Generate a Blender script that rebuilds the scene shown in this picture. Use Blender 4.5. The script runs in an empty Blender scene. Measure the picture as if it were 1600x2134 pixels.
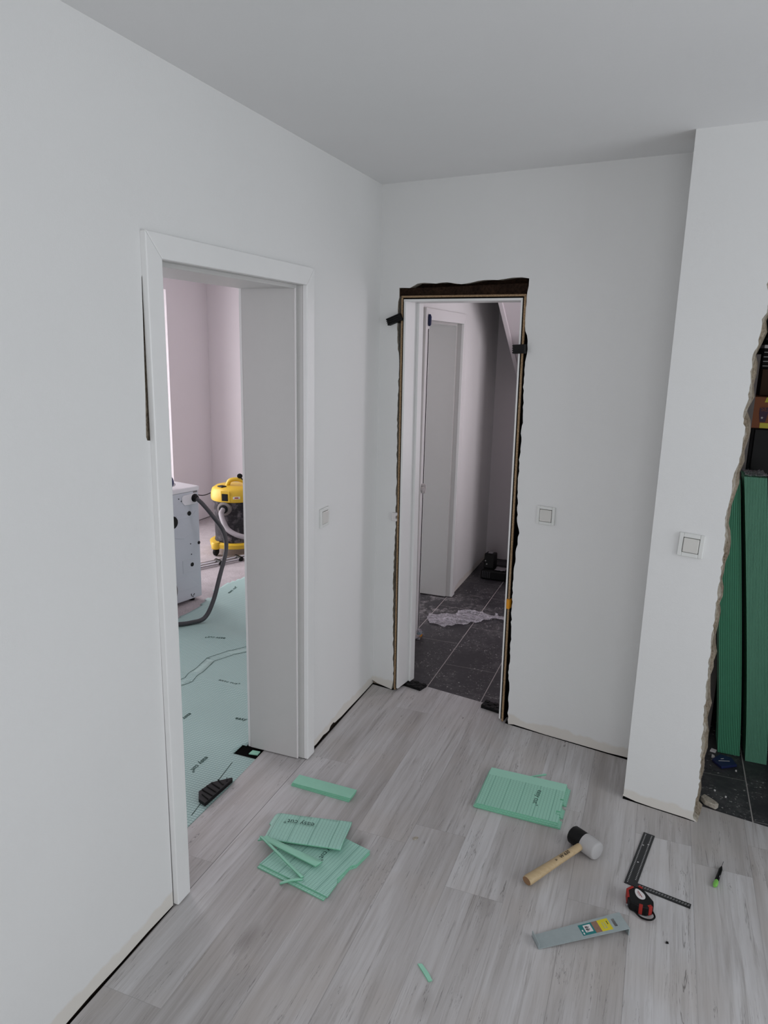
import bpy, bmesh, math, random
from mathutils import Vector, Matrix
R = random.Random(7)
S = bpy.context.scene
COL = S.collection

# ------------------------------------------------------------------ camera
cam_d = bpy.data.cameras.new('camera'); cam = bpy.data.objects.new('camera', cam_d); COL.objects.link(cam)
yaw, pitch, roll, FPX = .3636, .2284, .0229, 1514.0
sy, cy, sp, cp = math.sin(yaw), math.cos(yaw), math.sin(pitch), math.cos(pitch)
fw = Vector((-sy*cp, cy*cp, -sp)); rt = Vector((cy, sy, 0)); up = rt.cross(fw)
rr = rt*math.cos(roll) + up*math.sin(roll); uu = -rt*math.sin(roll) + up*math.cos(roll)
m = Matrix((rr, uu, -fw)).transposed().to_4x4(); m.translation = Vector((1.312, -3.33, 1.776))
cam.matrix_world = m
cam_d.sensor_fit = 'HORIZONTAL'; cam_d.sensor_width = 36.0; cam_d.lens = 36.0*FPX/1600.0
cam_d.clip_start = .05
S.camera = cam
S.view_settings.view_transform = 'Standard'; S.view_settings.look = 'None'
S.view_settings.gamma = 1.0; S.view_settings.exposure = 0.0; S.view_settings.use_curve_mapping = False

# ------------------------------------------------------------------ light
w = bpy.data.worlds.new('world'); S.world = w; w.use_nodes = True
w.node_tree.nodes['Background'].inputs[0].default_value = (.80, .88, 1, 1)
w.node_tree.nodes['Background'].inputs[1].default_value = .6

def area(name, loc, direction, sx, sy_, power, col):
    d = bpy.data.lights.new(name, 'AREA'); d.shape = 'RECTANGLE'; d.size = sx; d.size_y = sy_
    d.energy = power; d.color = col
    o = bpy.data.objects.new(name, d); COL.objects.link(o); o.location = loc
    o.rotation_euler = Vector(direction).to_track_quat('-Z', 'Y').to_euler()
    return o
area('daylight_right_window', (3.95, -2.15, 1.40), (-1, 0, .05), 2.1, 1.6, 31, (.925, .965, 1.0))
area('daylight_rear_window', (1.9, -6.15, 1.35), (0, 1, .08), 2.2, 2.0, 29, (.975, .985, 1.0))
area('daylight_terrace_window', (-3.4, 1.0, 1.2), (1, 0, 0), 2.0, 2.0, 66, (1.0, .95, .975))
area('daylight_laundry_window', (-1.6, -2.4, 1.5), (0, 1, -.15), 1.2, 1.2, 8, (1.0, .95, 1.0))
area('daylight_hall_window', (1.46, 1.28, 1.55), (-1, .12, 0), .5, 1.3, 9, (1.0, .92, .98))

# ------------------------------------------------------------------ materials
def lin(c): return tuple((x/12.92 if x <= .04045 else ((x+.055)/1.055)**2.4) for x in c)
def rgb(r, g, b): return lin((r/255, g/255, b/255)) + (1.0,)
class NT:
    def __init__(s, name, rough=.6, metal=0, spec=.5):
        s.m = bpy.data.materials.new(name); s.m.use_nodes = True; s.t = s.m.node_tree
        s.b = s.t.nodes['Principled BSDF']; s.b.inputs['Roughness'].default_value = rough
        s.b.inputs['Metallic'].default_value = metal; s.b.inputs['Specular IOR Level'].default_value = spec
    def n(s, typ, ins=None, **kw):
        nd = s.t.nodes.new('ShaderNode'+typ)
        for k, v in kw.items(): setattr(nd, k, v)
        for k, v in (ins or {}).items(): s.set(nd, k, v)
        return nd
    def set(s, nd, k, v):
        i = nd.inputs[k]
        if hasattr(v, 'outputs'): v = v.outputs[0]
        if isinstance(v, bpy.types.NodeSocket): s.t.links.new(v, i)
        else: i.default_value = v
    def math(s, op, a, b=0.0, c=None):
        nd = s.n('Math', operation=op); s.set(nd, 0, a); s.set(nd, 1, b)
        if c is not None: s.set(nd, 2, c)
        return nd.outputs[0]
    def mix(s, f, a, b):
        nd = s.n('Mix', data_type='RGBA'); s.set(nd, 0, f); s.set(nd, 6, a); s.set(nd, 7, b); return nd.outputs[2]
    def ramp(s, v, lo, hi):
        return s.n('MapRange', {0: v, 1: lo, 2: hi, 3: 0.0, 4: 1.0}).outputs[0]
    def co(s, scale=(1, 1, 1), loc=(0, 0, 0), kind='Object', rot=(0, 0, 0)):
        tc = s.n('TexCoord'); mp = s.n('Mapping', {'Vector': tc.outputs[kind], 'Scale': scale, 'Location': loc, 'Rotation': rot}); return mp.outputs[0]
    def xyz(s, v):
        nd = s.n('SeparateXYZ', {0: v}); return nd.outputs[0], nd.outputs[1], nd.outputs[2]
    def noise(s, v, scale=5, detail=3, rough=.5, dist=0):
        return s.n('TexNoise', {'Vector': v, 'Scale': scale, 'Detail': detail, 'Roughness': rough, 'Distortion': dist}).outputs[0]
    def bump(s, h, strength=.2, dist=.001):
        s.set(s.b, 'Normal', s.n('Bump', {'Height': h, 'Strength': strength, 'Distance': dist}).outputs[0])
    def col(s, c): s.set(s.b, 'Base Color', c); return s

def flat(name, c, rough=.5, metal=0, spec=.5, var=.06, scale=30):
    t = NT(name, rough, metal, spec); c = rgb(*c)
    f = t.noise(t.co(), scale, 3)
    dark = tuple(x*(1-var*2) for x in c[:3]) + (1,); lite = tuple(min(1, x*(1+var)) for x in c[:3]) + (1,)
    t.col(t.mix(f, dark, lite)); return t.m

def mk_wall(name, c, base_strip=True):
    t = NT(name, .85, 0, .2); v = t.co()
    f = t.noise(v, 2.2, 3)
    c1 = t.mix(f, rgb(*c), rgb(*[min(255, x+5) for x in c]))
    if base_strip:
        x, y, z = t.xyz(v)
        nz = t.noise(v, 9, 4)
        lim = t.math('ADD', t.math('MULTIPLY', nz, .07), .012)
        k = t.ramp(t.math('SUBTRACT', lim, z), -.004, .006)
        c1 = t.mix(t.math('MULTIPLY', k, .42), c1, rgb(214, 203, 186))
    t.col(c1)
    a = t.noise(v, 260, 4, .6); b = t.noise(v, 35, 3)
    t.bump(t.math('ADD', t.math('MULTIPLY', a, .7), b), .35, .0015)
    return t.m
M = {}
M['wall'] = mk_wall('wall_paint', (228, 228, 227))
M['ceil'] = mk_wall('ceiling_paint', (232, 232, 232), False)
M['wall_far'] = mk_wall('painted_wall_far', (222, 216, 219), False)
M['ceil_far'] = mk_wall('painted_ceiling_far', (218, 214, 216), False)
M['white'] = flat('white_door_foil', (236, 236, 235), .35, var=.01)
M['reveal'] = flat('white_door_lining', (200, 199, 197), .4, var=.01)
M['switch'] = flat('white_switch_plastic', (226, 227, 224), .3, var=.01)
M['rocker'] = flat('grey_white_rocker_plastic', (216, 214, 209), .3, var=.01)
def mk_plaster(name, a, b):
    t = NT(name, .95, 0, .1); v = t.co()
    f = t.noise(v, 90, 6, .7); g = t.noise(v, 12, 3)
    t.col(t.mix(t.ramp(t.math('ADD', t.math('MULTIPLY', f, .7), t.math('MULTIPLY', g, .4)), .38, .72), rgb(*a), rgb(*b)))
    t.bump(f, 1.0, .006); return t.m
M['plaster'] = mk_plaster('broken_plaster', (108, 94, 78), (196, 184, 166))
M['core'] = mk_plaster('dark_wall_core', (18, 14, 12), (60, 50, 42))
M['mortar'] = mk_plaster('pale_broken_edge', (150, 140, 125), (214, 207, 195))
M['dark_wood'] = mk_plaster('dark_lintel_board', (16, 11, 9), (58, 42, 32))
M['foam'] = flat('black_gap', (12, 10, 9), .95, spec=.05)  # black fill for foam gaps, also painted shade in the raw frame
def mk_chip():
    t = NT('particle_board', .9, 0, .1); v = t.co()
    f = t.n('TexVoronoi', {'Vector': v, 'Scale': 420.0}).outputs[1]
    g = t.noise(v, 300, 3)
    h = t.n('SeparateColor', {0: f}).outputs[0]
    t.col(t.mix(t.math('MULTIPLY', t.math('ADD', h, g), .5), rgb(92, 68, 46), rgb(196, 168, 134))); return t.m
M['chip'] = mk_chip()

def mk_laminate():
    t = NT('grey_wood_laminate', .42, 0, .45); v = t.co(); x, y, z = t.xyz(v)
    u = t.math('DIVIDE', t.math('SUBTRACT', x, .005), .195)
    idx = t.math('FLOOR', u); fr = t.math('SUBTRACT', u, idx)
    off = t.n('TexWhiteNoise', {1: idx}, noise_dimensions='1D').outputs[0]
    yy = t.math('ADD', t.math('DIVIDE', y, 1.28), t.math('MULTIPLY', off, 1.0))
    iy = t.math('FLOOR', yy); fy = t.math('SUBTRACT', yy, iy)
    cid = t.math('ADD', t.math('MULTIPLY', idx, 7.31), t.math('MULTIPLY', iy, 3.77))
    pr = t.n('TexWhiteNoise', {1: cid}, noise_dimensions='1D').outputs[0]
    # strip inside a board: three tones per board
    st = t.math('FLOOR', t.math('MULTIPLY', fr, 2.0))
    pr2 = t.n('TexWhiteNoise', {1: t.math('ADD', t.math('MULTIPLY', cid, 2.13), st)}, noise_dimensions='1D').outputs[0]
    vv = t.n('CombineXYZ', {0: x, 1: y, 2: t.math('MULTIPLY', cid, .37)}).outputs[0]
    g1 = t.noise(t.n('Mapping', {'Vector': vv, 'Scale': (55, 2.2, 1)}).outputs[0], 1, 6, .65, .6)
    g2 = t.noise(t.n('Mapping', {'Vector': vv, 'Scale': (9, 1.1, 1)}).outputs[0], 1, 3, .5, .8)
    g3 = t.noise(t.n('Mapping', {'Vector': vv, 'Scale': (150, 4, 1)}).outputs[0], 1, 4, .6, .3)
    patch = t.noise(vv, 3.2, 2)
    tone = t.math('ADD', t.math('ADD', t.math('MULTIPLY', g1, .40), t.math('MULTIPLY', g2, .40)),
                  t.math('ADD', t.math('MULTIPLY', pr, .10), t.math('MULTIPLY', pr2, .12)))
    k = t.ramp(tone, .33, .66)
    base = t.mix(k, rgb(160, 154, 151), rgb(206, 204, 205))
    # warm patches
    base = t.mix(t.math('MULTIPLY', t.ramp(patch, .48, .68), .35), base, rgb(184, 175, 168))
    sk = t.noise(t.n('Mapping', {'Vector': vv, 'Scale': (38, 1.6, 1)}).outputs[0], 1, 5, .7, .9)
    base = t.mix(t.math('MULTIPLY', t.math('MULTIPLY', t.ramp(sk, .52, .70), t.ramp(g2, .40, .62)), .55), base, rgb(126, 118, 113))
    # thin dark cracks along the grain
    cr = t.noise(t.n('Mapping', {'Vector': vv, 'Scale': (24, .95, 1)}).outputs[0], 1, 5, .62, 1.2)
    crk = t.math('SUBTRACT', 1.0, t.ramp(t.math('ABSOLUTE', t.math('SUBTRACT', cr, .5)), .0, .006))
    msk = t.ramp(t.noise(t.n('Mapping', {'Vector': vv, 'Scale': (6, 3.0, 1)}).outputs[0], 1, 2), .46, .54)
    base = t.mix(t.math('MULTIPLY', t.math('MULTIPLY', crk, msk), .75), base, rgb(84, 78, 74))
    # fine dark pores
    po = t.ramp(g3, .62, .74)
    base = t.mix(t.math('MULTIPLY', po, .38), base, rgb(110, 102, 97))
    # knots
    kn = t.n('TexVoronoi', {'Vector': t.n('Mapping', {'Vector': vv, 'Scale': (4.3, 1.9, 1)}).outputs[0], 'Scale': 1.0, 'Randomness': 1.0})
    kd = t.math('ADD', kn.outputs[0], t.math('MULTIPLY', t.math('SUBTRACT', g1, .5), .10))
    ring = t.math('MULTIPLY', t.math('SUBTRACT', 1.0, t.ramp(kd, .05, .16)), t.ramp(g1, .35, .6))
    base = t.mix(t.math('MULTIPLY', ring, .75), base, rgb(104, 95, 89))
    # joints
    e = t.math('MINIMUM', fr, t.math('SUBTRACT', 1.0, fr))
    j = t.math('SUBTRACT', 1.0, t.ramp(e, .002, .009))
    jy = t.math('SUBTRACT', 1.0, t.ramp(t.math('MINIMUM', fy, t.math('SUBTRACT', 1.0, fy)), .0002, .0011))
    jon = t.ramp(off, .15, .85)
    jj = t.math('MAXIMUM', t.math('MULTIPLY', j, t.math('ADD', t.math('MULTIPLY', jon, .30), .06)), t.math('MULTIPLY', jy, .22))
    jj = t.math('MAXIMUM', jj, t.math('MULTIPLY', t.math('SUBTRACT', 1.0, t.ramp(t.math('ABSOLUTE', t.math('SUBTRACT', x, .0055)), .0006, .0016)), .8))
    base = t.mix(jj, base, rgb(60, 55, 53))
    t.col(base)
    t.set(t.b, 'Roughness', t.math('ADD', .38, t.math('MULTIPLY', g1, .18)))
    t.bump(t.math('SUBTRACT', g1, t.math('MULTIPLY', jj, 2.0)), .12, .0006)
    return t.m
M['laminate'] = mk_laminate()

def mk_tile():
    t = NT('anthracite_tile', .45, 0, .5); v = t.co(); x, y, z = t.xyz(v)
    u = t.math('DIVIDE', t.math('SUBTRACT', x, -.022), .3025); iu = t.math('FLOOR', u); fu = t.math('SUBTRACT', u, iu)
    par = t.math('MODULO', t.math('ADD', iu, 20.0), 2.0)
    w_ = t.math('DIVIDE', t.math('SUBTRACT', t.math('SUBTRACT', y, .71), t.math('MULTIPLY', par, -.31)), .598)
    iw = t.math('FLOOR', w_); fv = t.math('SUBTRACT', w_, iw)
    eu = t.math('MULTIPLY', t.math('MINIMUM', fu, t.math('SUBTRACT', 1.0, fu)), .3025)
    ev = t.math('MULTIPLY', t.math('MINIMUM', fv, t.math('SUBTRACT', 1.0, fv)), .598)
    g = t.math('MAXIMUM', t.math('SUBTRACT', 1.0, t.ramp(eu, .0014, .0028)), t.math('MULTIPLY', t.math('SUBTRACT', 1.0, t.ramp(ev, .0008, .002)), .6))
    n1 = t.noise(v, 5, 5, .6); n2 = t.noise(v, 40, 4, .6)
    base = t.mix(n1, rgb(42, 41, 45), rgb(66, 64, 68))
    # dust smears and specks of plaster
    d = t.ramp(t.math('MULTIPLY', t.noise(v, 3.2, 4, .6), t.noise(v, 26, 6, .75)), .24, .40)
    base = t.mix(t.math('MULTIPLY', d, t.math('ADD', .15, t.math('MULTIPLY', .7, t.math('SUBTRACT', 1.0, t.ramp(t.n('VectorMath', {0: v, 1: (-.05, 1.35, 0)}, operation='DISTANCE').outputs['Value'], .15, .5))))), base, rgb(165, 161, 162))
    x2 = t.noise(v, 75, 5, .7); x3 = t.noise(v, 6.5, 2)
    sp = t.math('MULTIPLY', t.ramp(x2, .60, .66), t.ramp(x3, .42, .54))
    base = t.mix(sp, base, rgb(188, 184, 183))
    vo = t.n('TexVoronoi', {'Vector': v, 'Scale': 26.0})
    r_ = t.n('SeparateColor', {0: vo.outputs[1]}).outputs[0]
    sp2 = t.math('MULTIPLY', t.math('SUBTRACT', 1.0, t.ramp(vo.outputs[0], .06, .13)), t.ramp(r_, .72, .74))
    base = t.mix(sp2, base, rgb(196, 192, 190))
    base = t.mix(g, base, rgb(176, 170, 168))
    t.col(base); t.set(t.b, 'Roughness', t.math('ADD', .35, t.math('MULTIPLY', n2, .25)))
    t.bump(t.math('SUBTRACT', n2, t.math('MULTIPLY', g, 2.0)), .2, .001); return t.m
M['tile'] = mk_tile()

def mk_underlay(name, c, line, kx=80.0, ky=150.0, margin=None, faint=.55, bold=None):
    """ribbed foam sheet: fine grooves across x, finer across y; margin = plain band above this local y"""
    t = NT(name, .55, 0, .35); v = t.co(); x, y, z = t.xyz(v)
    def lines(a, k, wd):
        u = t.math('MULTIPLY', a, k); f = t.math('FRACT', t.math('ADD', u, 50.0))
        return t.math('SUBTRACT', 1.0, t.ramp(t.math('ABSOLUTE', t.math('SUBTRACT', f, .5)), wd*.4, wd))
    a = lines(x, kx, .13); b = lines(y, ky, .22)
    dash = t.math('GREATER_THAN', t.math('FRACT', t.math('ADD', t.math('MULTIPLY', y, ky), 50.2)), .25)
    A_ = t.math('MULTIPLY', a, t.math('ADD', t.math('MULTIPLY', dash, .3), .4))
    g = t.math('MAXIMUM', A_, t.math('MULTIPLY', b, faint))
    if bold: g = t.math('MAXIMUM', g, t.math('MULTIPLY', lines(x, bold, .035), .95))
    if margin is not None: g = t.math('MULTIPLY', g, t.math('LESS_THAN', y, margin))
    n_ = t.noise(v, 7, 3)
    base = t.mix(n_, rgb(*c), rgb(*[min(255, q+7) for q in c]))
    t.col(t.mix(t.math('MULTIPLY', g, .8), base, rgb(*line)))
    t.bump(t.math('MULTIPLY', g, -1.0), .4, .0012); return t.m
M['under'] = mk_underlay('mint_foam_underlay', (164, 216, 195), (102, 158, 138))
M['under_m'] = mk_underlay('mint_foam_underlay_margin', (164, 216, 195), (102, 158, 138), margin=.215, bold=16)
M['under_b'] = mk_underlay('mint_foam_underlay_bold', (170, 216, 201), (106, 156, 141), bold=13)
M['under_room'] = mk_underlay('laid_foam_underlay', (176, 202, 198), (110, 144, 140), kx=75, ky=75, faint=.75)
M['under_plain'] = flat('plain_foam_underlay', (158, 216, 191), .55, var=.03)
M['under_edge'] = flat('foam_underlay_cut_edge', (128, 196, 163), .6, var=.05)
M['under_band'] = flat('plain_underlay_band', (178, 204, 199), .55, var=.02)
M['ink'] = flat('dark_green_print', (52, 84, 76), .7, var=.02)
M['black'] = flat('black_plastic', (13, 13, 14), .5, spec=.25, var=.1)
M['black_matt'] = flat('matt_black', (15, 14, 14), .85, var=.15)
M['screed'] = mk_plaster('dusty_screed', (172, 164, 166), (200, 192, 195))
M['wm'] = flat('white_enamel_steel', (196, 200, 208), .3, var=.03, scale=3)
M['wm_top'] = flat('white_laminate_top', (222, 220, 224), .35, var=.01)
M['hose'] = flat('dark_grey_rubber_hose', (62, 62, 66), .45)
M['hosegrey'] = flat('light_grey_hose', (148, 142, 146), .5)
M['yellow'] = flat('yellow_plastic', (222, 182, 52), .4, var=.04)
def mk_drum():
    t = NT('dusty_dark_steel', .4, .35, .5); v = t.co()
    f = t.noise(v, 22, 6, .7); g = t.noise(v, 5, 3)
    t.col(t.mix(t.math('MULTIPLY', t.ramp(f, .48, .68), t.ramp(g, .3, .65)), rgb(38, 36, 40), rgb(140, 132, 136))); return t.m
M['drum'] = mk_drum()
M['chrome'] = flat('chromed_steel', (190, 188, 192), .25, metal=.9)
M['galv'] = flat('galvanised_steel', (176, 188, 190), .36, metal=.5, var=.05, scale=60)
def mk_wood():
    t = NT('beech_wood', .5, 0, .4); v = t.co((1, 1, 1))
    f = t.noise(t.n('Mapping', {'Vector': v, 'Scale': (6, 90, 90)}).outputs[0], 1, 4, .6, .4)
    t.col(t.mix(f, rgb(172, 146, 108), rgb(204, 182, 146))); return t.m
M['wood'] = mk_wood()
M['wood_end'] = flat('beech_end_grain', (150, 116, 84), .7)
M['rubber_white'] = flat('grey_white_rubber', (182, 180, 180), .6)
M['red'] = flat('red_rubber', (158, 44, 38), .6, spec=.3)
M['label_white'] = flat('white_label', (224, 220, 220), .5, var=.01)
M['label_yellow'] = flat('yellow_label', (218, 202, 40), .5, var=.02)
M['label_teal'] = flat('teal_label', (30, 122, 122), .5, var=.02)
M['label_brown'] = flat('photo_label', (150, 116, 98), .5, var=.2, scale=120)
M['green'] = flat('light_green_plastic', (128, 196, 90), .35)
M['mark_grey'] = flat('pale_scale_marks', (176, 176, 176), .5)
M['square'] = flat('black_anodised_steel', (34, 35, 37), .45, metal=.2)
M['pack'] = mk_underlay('green_underlay_pack', (72, 146, 112), (34, 98, 70), kx=1, ky=1, faint=0)
M['pack2'] = mk_underlay('pale_green_underlay_pack', (98, 158, 130), (52, 112, 86), kx=1, ky=1, faint=0)
M['pack_core'] = flat('deep_green_gap', (24, 84, 58), .8)
M['card'] = flat('orange_brown_cardboard', (150, 92, 62), .8)
M['card_dark'] = flat('dark_brown_cardboard', (72, 52, 38), .85)
M['purple'] = flat('purple_print', (66, 36, 62), .6)
M['blue'] = flat('navy_blue_plastic', (28, 38, 84), .5)
M['teal'] = flat('teal_plastic', (28, 130, 142), .5)
M['orange'] = flat('orange_plastic', (226, 150, 22), .5)
M['grey'] = flat('mid_grey_paint', (118, 112, 110), .7)
M['silver'] = flat('silver_foil', (180, 176, 180), .3, metal=.6)
def mk_film():
    t = NT('clear_plastic_film', .18, 0, .6); v = t.co()
    t.col((.80, .77, .84, 1)); t.set(t.b, 'Alpha', t.math('ADD', .10, t.math('MULTIPLY', t.ramp(t.noise(t.co((1, 3.5, 1), rot=(0, 0, -.3)), 22, 5, .65, 1.5), .38, .80), .75)))
    t.bump(t.noise(v, 60, 4, .6, 1.0), 1.0, .008)
    return t.m
M['film'] = mk_film()

# ------------------------------------------------------------------ builders
ORG = {}
class MB:
    def __init__(s): s.v = []; s.f = []; s.mi = []; s.cur = 0
    def mat(s, i): s.cur = i; return s
    def add(s, vs, fs):
        o = len(s.v); s.v += [Vector(p) for p in vs]
        for f in fs: s.f.append([i+o for i in f]); s.mi.append(s.cur)
        return s
    def box(s, a, b, mtx=None):
        vs = [Vector((x, y, z)) for x in (a[0], b[0]) for y in (a[1], b[1]) for z in (a[2], b[2])]
        if mtx: vs = [mtx @ p for p in vs]
        return s.add(vs, [(0, 1, 3, 2), (4, 6, 7, 5), (0, 4, 5, 1), (2, 3, 7, 6), (0, 2, 6, 4), (1, 5, 7, 3)])
    def prism(s, poly, fn, a, b, side=None, cap=(1, 1)):
        """poly of 2-D points; fn(p, h) -> 3-D; from height a to b"""
        n = len(poly); vs = [fn(p, a) for p in poly] + [fn(p, b) for p in poly]
        o = len(s.v); s.v += [Vector(p) for p in vs]
        c = s.cur
        if cap[0]: s.f.append([o+i for i in range(n)][::-1]); s.mi.append(c)
        if cap[1]: s.f.append([o+n+i for i in range(n)]); s.mi.append(c)
        for i in range(n):
            j = (i+1) % n; s.f.append([o+i, o+j, o+n+j, o+n+i]); s.mi.append(c if side is None else side)
        return s
    def tube(s, pts, r, n=10, caps=True):
        pts = [Vector(p) for p in pts]; rs = r if isinstance(r, (list, tuple)) else [r]*len(pts)
        rings = []; prev = None
        for i, p in enumerate(pts):
            d = (pts[min(i+1, len(pts)-1)] - pts[max(i-1, 0)]).normalized()
            if prev is None:
                a = Vector((0, 0, 1)) if abs(d.z) < .9 else Vector((1, 0, 0))
                e = d.cross(a).normalized()
            else: e = (prev - d*prev.dot(d)).normalized()
            prev = e; g = d.cross(e)
            rings.append([p + (e*math.cos(2*math.pi*k/n) + g*math.sin(2*math.pi*k/n))*rs[i] for k in range(n)])
        vs = [q for rg in rings for q in rg]; fs = []
        for i in range(len(pts)-1):
            for k in range(n):
                fs.append((i*n+k, i*n+(k+1) % n, (i+1)*n+(k+1) % n, (i+1)*n+k))
        if caps: fs.append(tuple(range(n))[::-1]); fs.append(tuple((len(pts)-1)*n+k for k in range(n)))
        return s.add(vs, fs)
    def lathe(s, prof, c=(0, 0, 0), n=32, ax=None):
        """prof [(r, z)...] around the z axis at c, or around the axis ax"""
        q = Vector(ax).to_track_quat('Z', 'X').to_matrix() if ax is not None else Matrix.Identity(3)
        vs = []; fs = []; c = Vector(c)
        for r, z in prof:
            for k in range(n):
                a = 2*math.pi*k/n; vs.append(c + q @ Vector((r*math.cos(a), r*math.sin(a), z)))
        for i in range(len(prof)-1):
            for k in range(n): fs.append((i*n+k, i*n+(k+1) % n, (i+1)*n+(k+1) % n, (i+1)*n+k))
        fs.append(tuple(range(n))[::-1]); fs.append(tuple((len(prof)-1)*n+k for k in range(n)))
        return s.add(vs, fs)
    def build(s, name, mats, parent=None, bevel=0, smooth=False, seg=2, local=False):
        me = bpy.data.meshes.new(name)
        org = Vector((0, 0, 0))
        if parent is not None and not local: org = ORG.get(parent.name, Vector((0, 0, 0)))
        me.from_pydata([p - org for p in s.v], [], s.f)
        if not isinstance(mats, (list, tuple)): mats = [mats]
        for q in mats: me.materials.append(M[q] if isinstance(q, str) else q)
        me.polygons.foreach_set('material_index', s.mi)
        bm = bmesh.new(); bm.from_mesh(me); bmesh.ops.recalc_face_normals(bm, faces=bm.faces)
        if smooth:
            for f in bm.faces: f.smooth = True
            for e in bm.edges:
                if len(e.link_faces) == 2 and e.calc_face_angle(0) > .7: e.smooth = False
        bm.to_mesh(me); bm.free()
        o = bpy.data.objects.new(name, me); COL.objects.link(o)
        if parent is not None: o.parent = parent; ORG[o.name] = org if not local else Vector((0, 0, 0))
        if bevel:
            md = o.modifiers.new('bevel', 'BEVEL'); md.width = bevel; md.segments = seg; md.limit_method = 'ANGLE'; md.angle_limit = .6
        return o
def tag(o, label, cat, group=None, kind=None):
    if label: o['label'] = label
    if cat: o['category'] = cat
    if group: o['group'] = group
    if kind: o['kind'] = kind
    return o
def root(name, loc, label=None, cat=None, group=None, kind=None, rz=0):
    o = bpy.data.objects.new(name, None); COL.objects.link(o); o.location = loc; o.rotation_euler = (0, 0, rz)
    o.empty_display_size = .05
    ORG[o.name] = Vector(loc); return tag(o, label, cat, group, kind)
def struct(b, name, mats, **kw):
    o = b.build(name, mats, **kw)
    if o.parent is None: o['kind'] = 'structure'
    return o
def own_origin(o, c):
    """move a top-level mesh's origin to c"""
    c = Vector(c); o.data.transform(Matrix.Translation(-c)); o.location = c; return o
def text(body, name, mat, parent, loc, xdir, ydir, size, thick=.0003, center=True, local=False):
    cu = bpy.data.curves.new(name, 'FONT'); cu.body = body; cu.size = size; cu.extrude = thick
    if center: cu.align_x = 'CENTER'; cu.align_y = 'CENTER'
    tmp = bpy.data.objects.new('tmp', cu); COL.objects.link(tmp)
    dg = bpy.context.evaluated_depsgraph_get(); me = bpy.data.meshes.new_from_object(tmp.evaluated_get(dg))
    bpy.data.objects.remove(tmp); bpy.data.curves.remove(cu)
    xd = Vector(xdir).normalized(); yd = Vector(ydir); yd = (yd - xd*yd.dot(xd)).normalized(); zd = xd.cross(yd)
    mt = Matrix((xd, yd, zd)).transposed().to_4x4()
    org = Vector((0, 0, 0)) if (parent is None or local) else ORG.get(parent.name, Vector((0, 0, 0)))
    mt.translation = Vector(loc) - org; me.transform(mt)
    me.materials.clear(); me.materials.append(M[mat])
    o = bpy.data.objects.new(name, me); COL.objects.link(o)
    if parent is not None: o.parent = parent; ORG[o.name] = org
    return o

# wall B frame: t along the wall, n into the hall, z up
ANG = math.atan(-.173); UB = Vector((math.cos(ANG), math.sin(ANG), 0)); NB = Vector((-UB.y, UB.x, 0))
def bw(t, n, z): return UB*t + NB*n + Vector((0, 0, z))
fB = lambda p, h: bw(p[0], h, p[1])
fX = lambda p, h: Vector((h, p[0], p[1]))
fY = lambda p, h: Vector((p[0], h, p[1]))
fZ = lambda p, h: Vector((p[0], p[1], h))
H = 2.483
def jag(pts, amp, step=.035, seed=1, axis=0):
    """roughen a polyline of (a, z) points"""
    r = random.Random(seed); out = []
    for (a, b), (c, d) in zip(pts, pts[1:]):
        L = math.hypot(c-a, d-b); n = max(1, int(L/step))
        for i in range(n):
            k = i/n; x, y = a+(c-a)*k, b+(d-b)*k
            if i: 
                j = (r.random()-.5)*2*amp
                if axis == 0: x += j; y += (r.random()-.5)*step*.3
                else: y += j; x += (r.random()-.5)*step*.3
            out.append((x, y))
    out.append(pts[-1]); return out

# ================================================================== STRUCTURE
# --- floors
b = MB()
L = [(-.19, -1.70), (.003, -1.70), (.006, -2.1), (.014, -2.6), (.02, -6.0), (3.9, -6.0), (3.9, -.86)]
def bp2(t, n): p = bw(t, n, 0); return (p.x, p.y)
L += [bp2(3.8, -.185), bp2(1.66, -.185), bp2(1.655, -.306), bp2(1.382, -.306), bp2(1.382, -.004), bp2(.77, -.003), bp2(.752, .0), bp2(.742, .132), bp2(.17, .132), bp2(.13, -.004), (.004, -.005),
      (.004, -.73), (0, -.785), (-.197, -.79), (-.188, -1.1)]
b.prism(L, fZ, -.008, 0)
o = struct(b, 'floor', 'laminate'); o['label'] = 'grey wood laminate floor'
b = MB(); b.prism([(-.30, -6.1), (4, -6.1), (4, .3), (-.30, .3)], fZ, -.06, -.012)
struct(b, 'floor_base', 'black_matt')
b = MB(); b.prism([bp2(.0, .134), bp2(3.9, .134-.02), (4.1, 3), (-.4, 3), (-.4, .2)], fZ, -.011, -.002)
b.prism([bp2(1.5, -.20), bp2(3.9, -.20), bp2(3.9, .12), bp2(1.5, .12)], fZ, -.0115, -.0025)
o = struct(b, 'floor_hall', 'tile'); o['label'] = 'dusty anthracite tiled hall floor'
b = MB(); b.prism([(-3.3, -3.2), (-.2, -3.2), (-.2, 3.1), (-3.3, 3.1)], fZ, -.03, -.0075)
struct(b, 'floor_laundry', 'screed')

# --- ceilings
b = MB(); b.box((-.0, -6.2, H), (4.1, .5, H+.1)); struct(b, 'ceiling', 'ceil')
b = MB(); b.box((-.3, -.0, H+.001), (4.1, 3, H+.11)); struct(b, 'ceiling_hall', 'ceil_far')
b = MB(); b.box((-3.4, -3.3, H+.0005), (-.2, 3.1, H+.105)); struct(b, 'ceiling_laundry', 'ceil_far')

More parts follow.
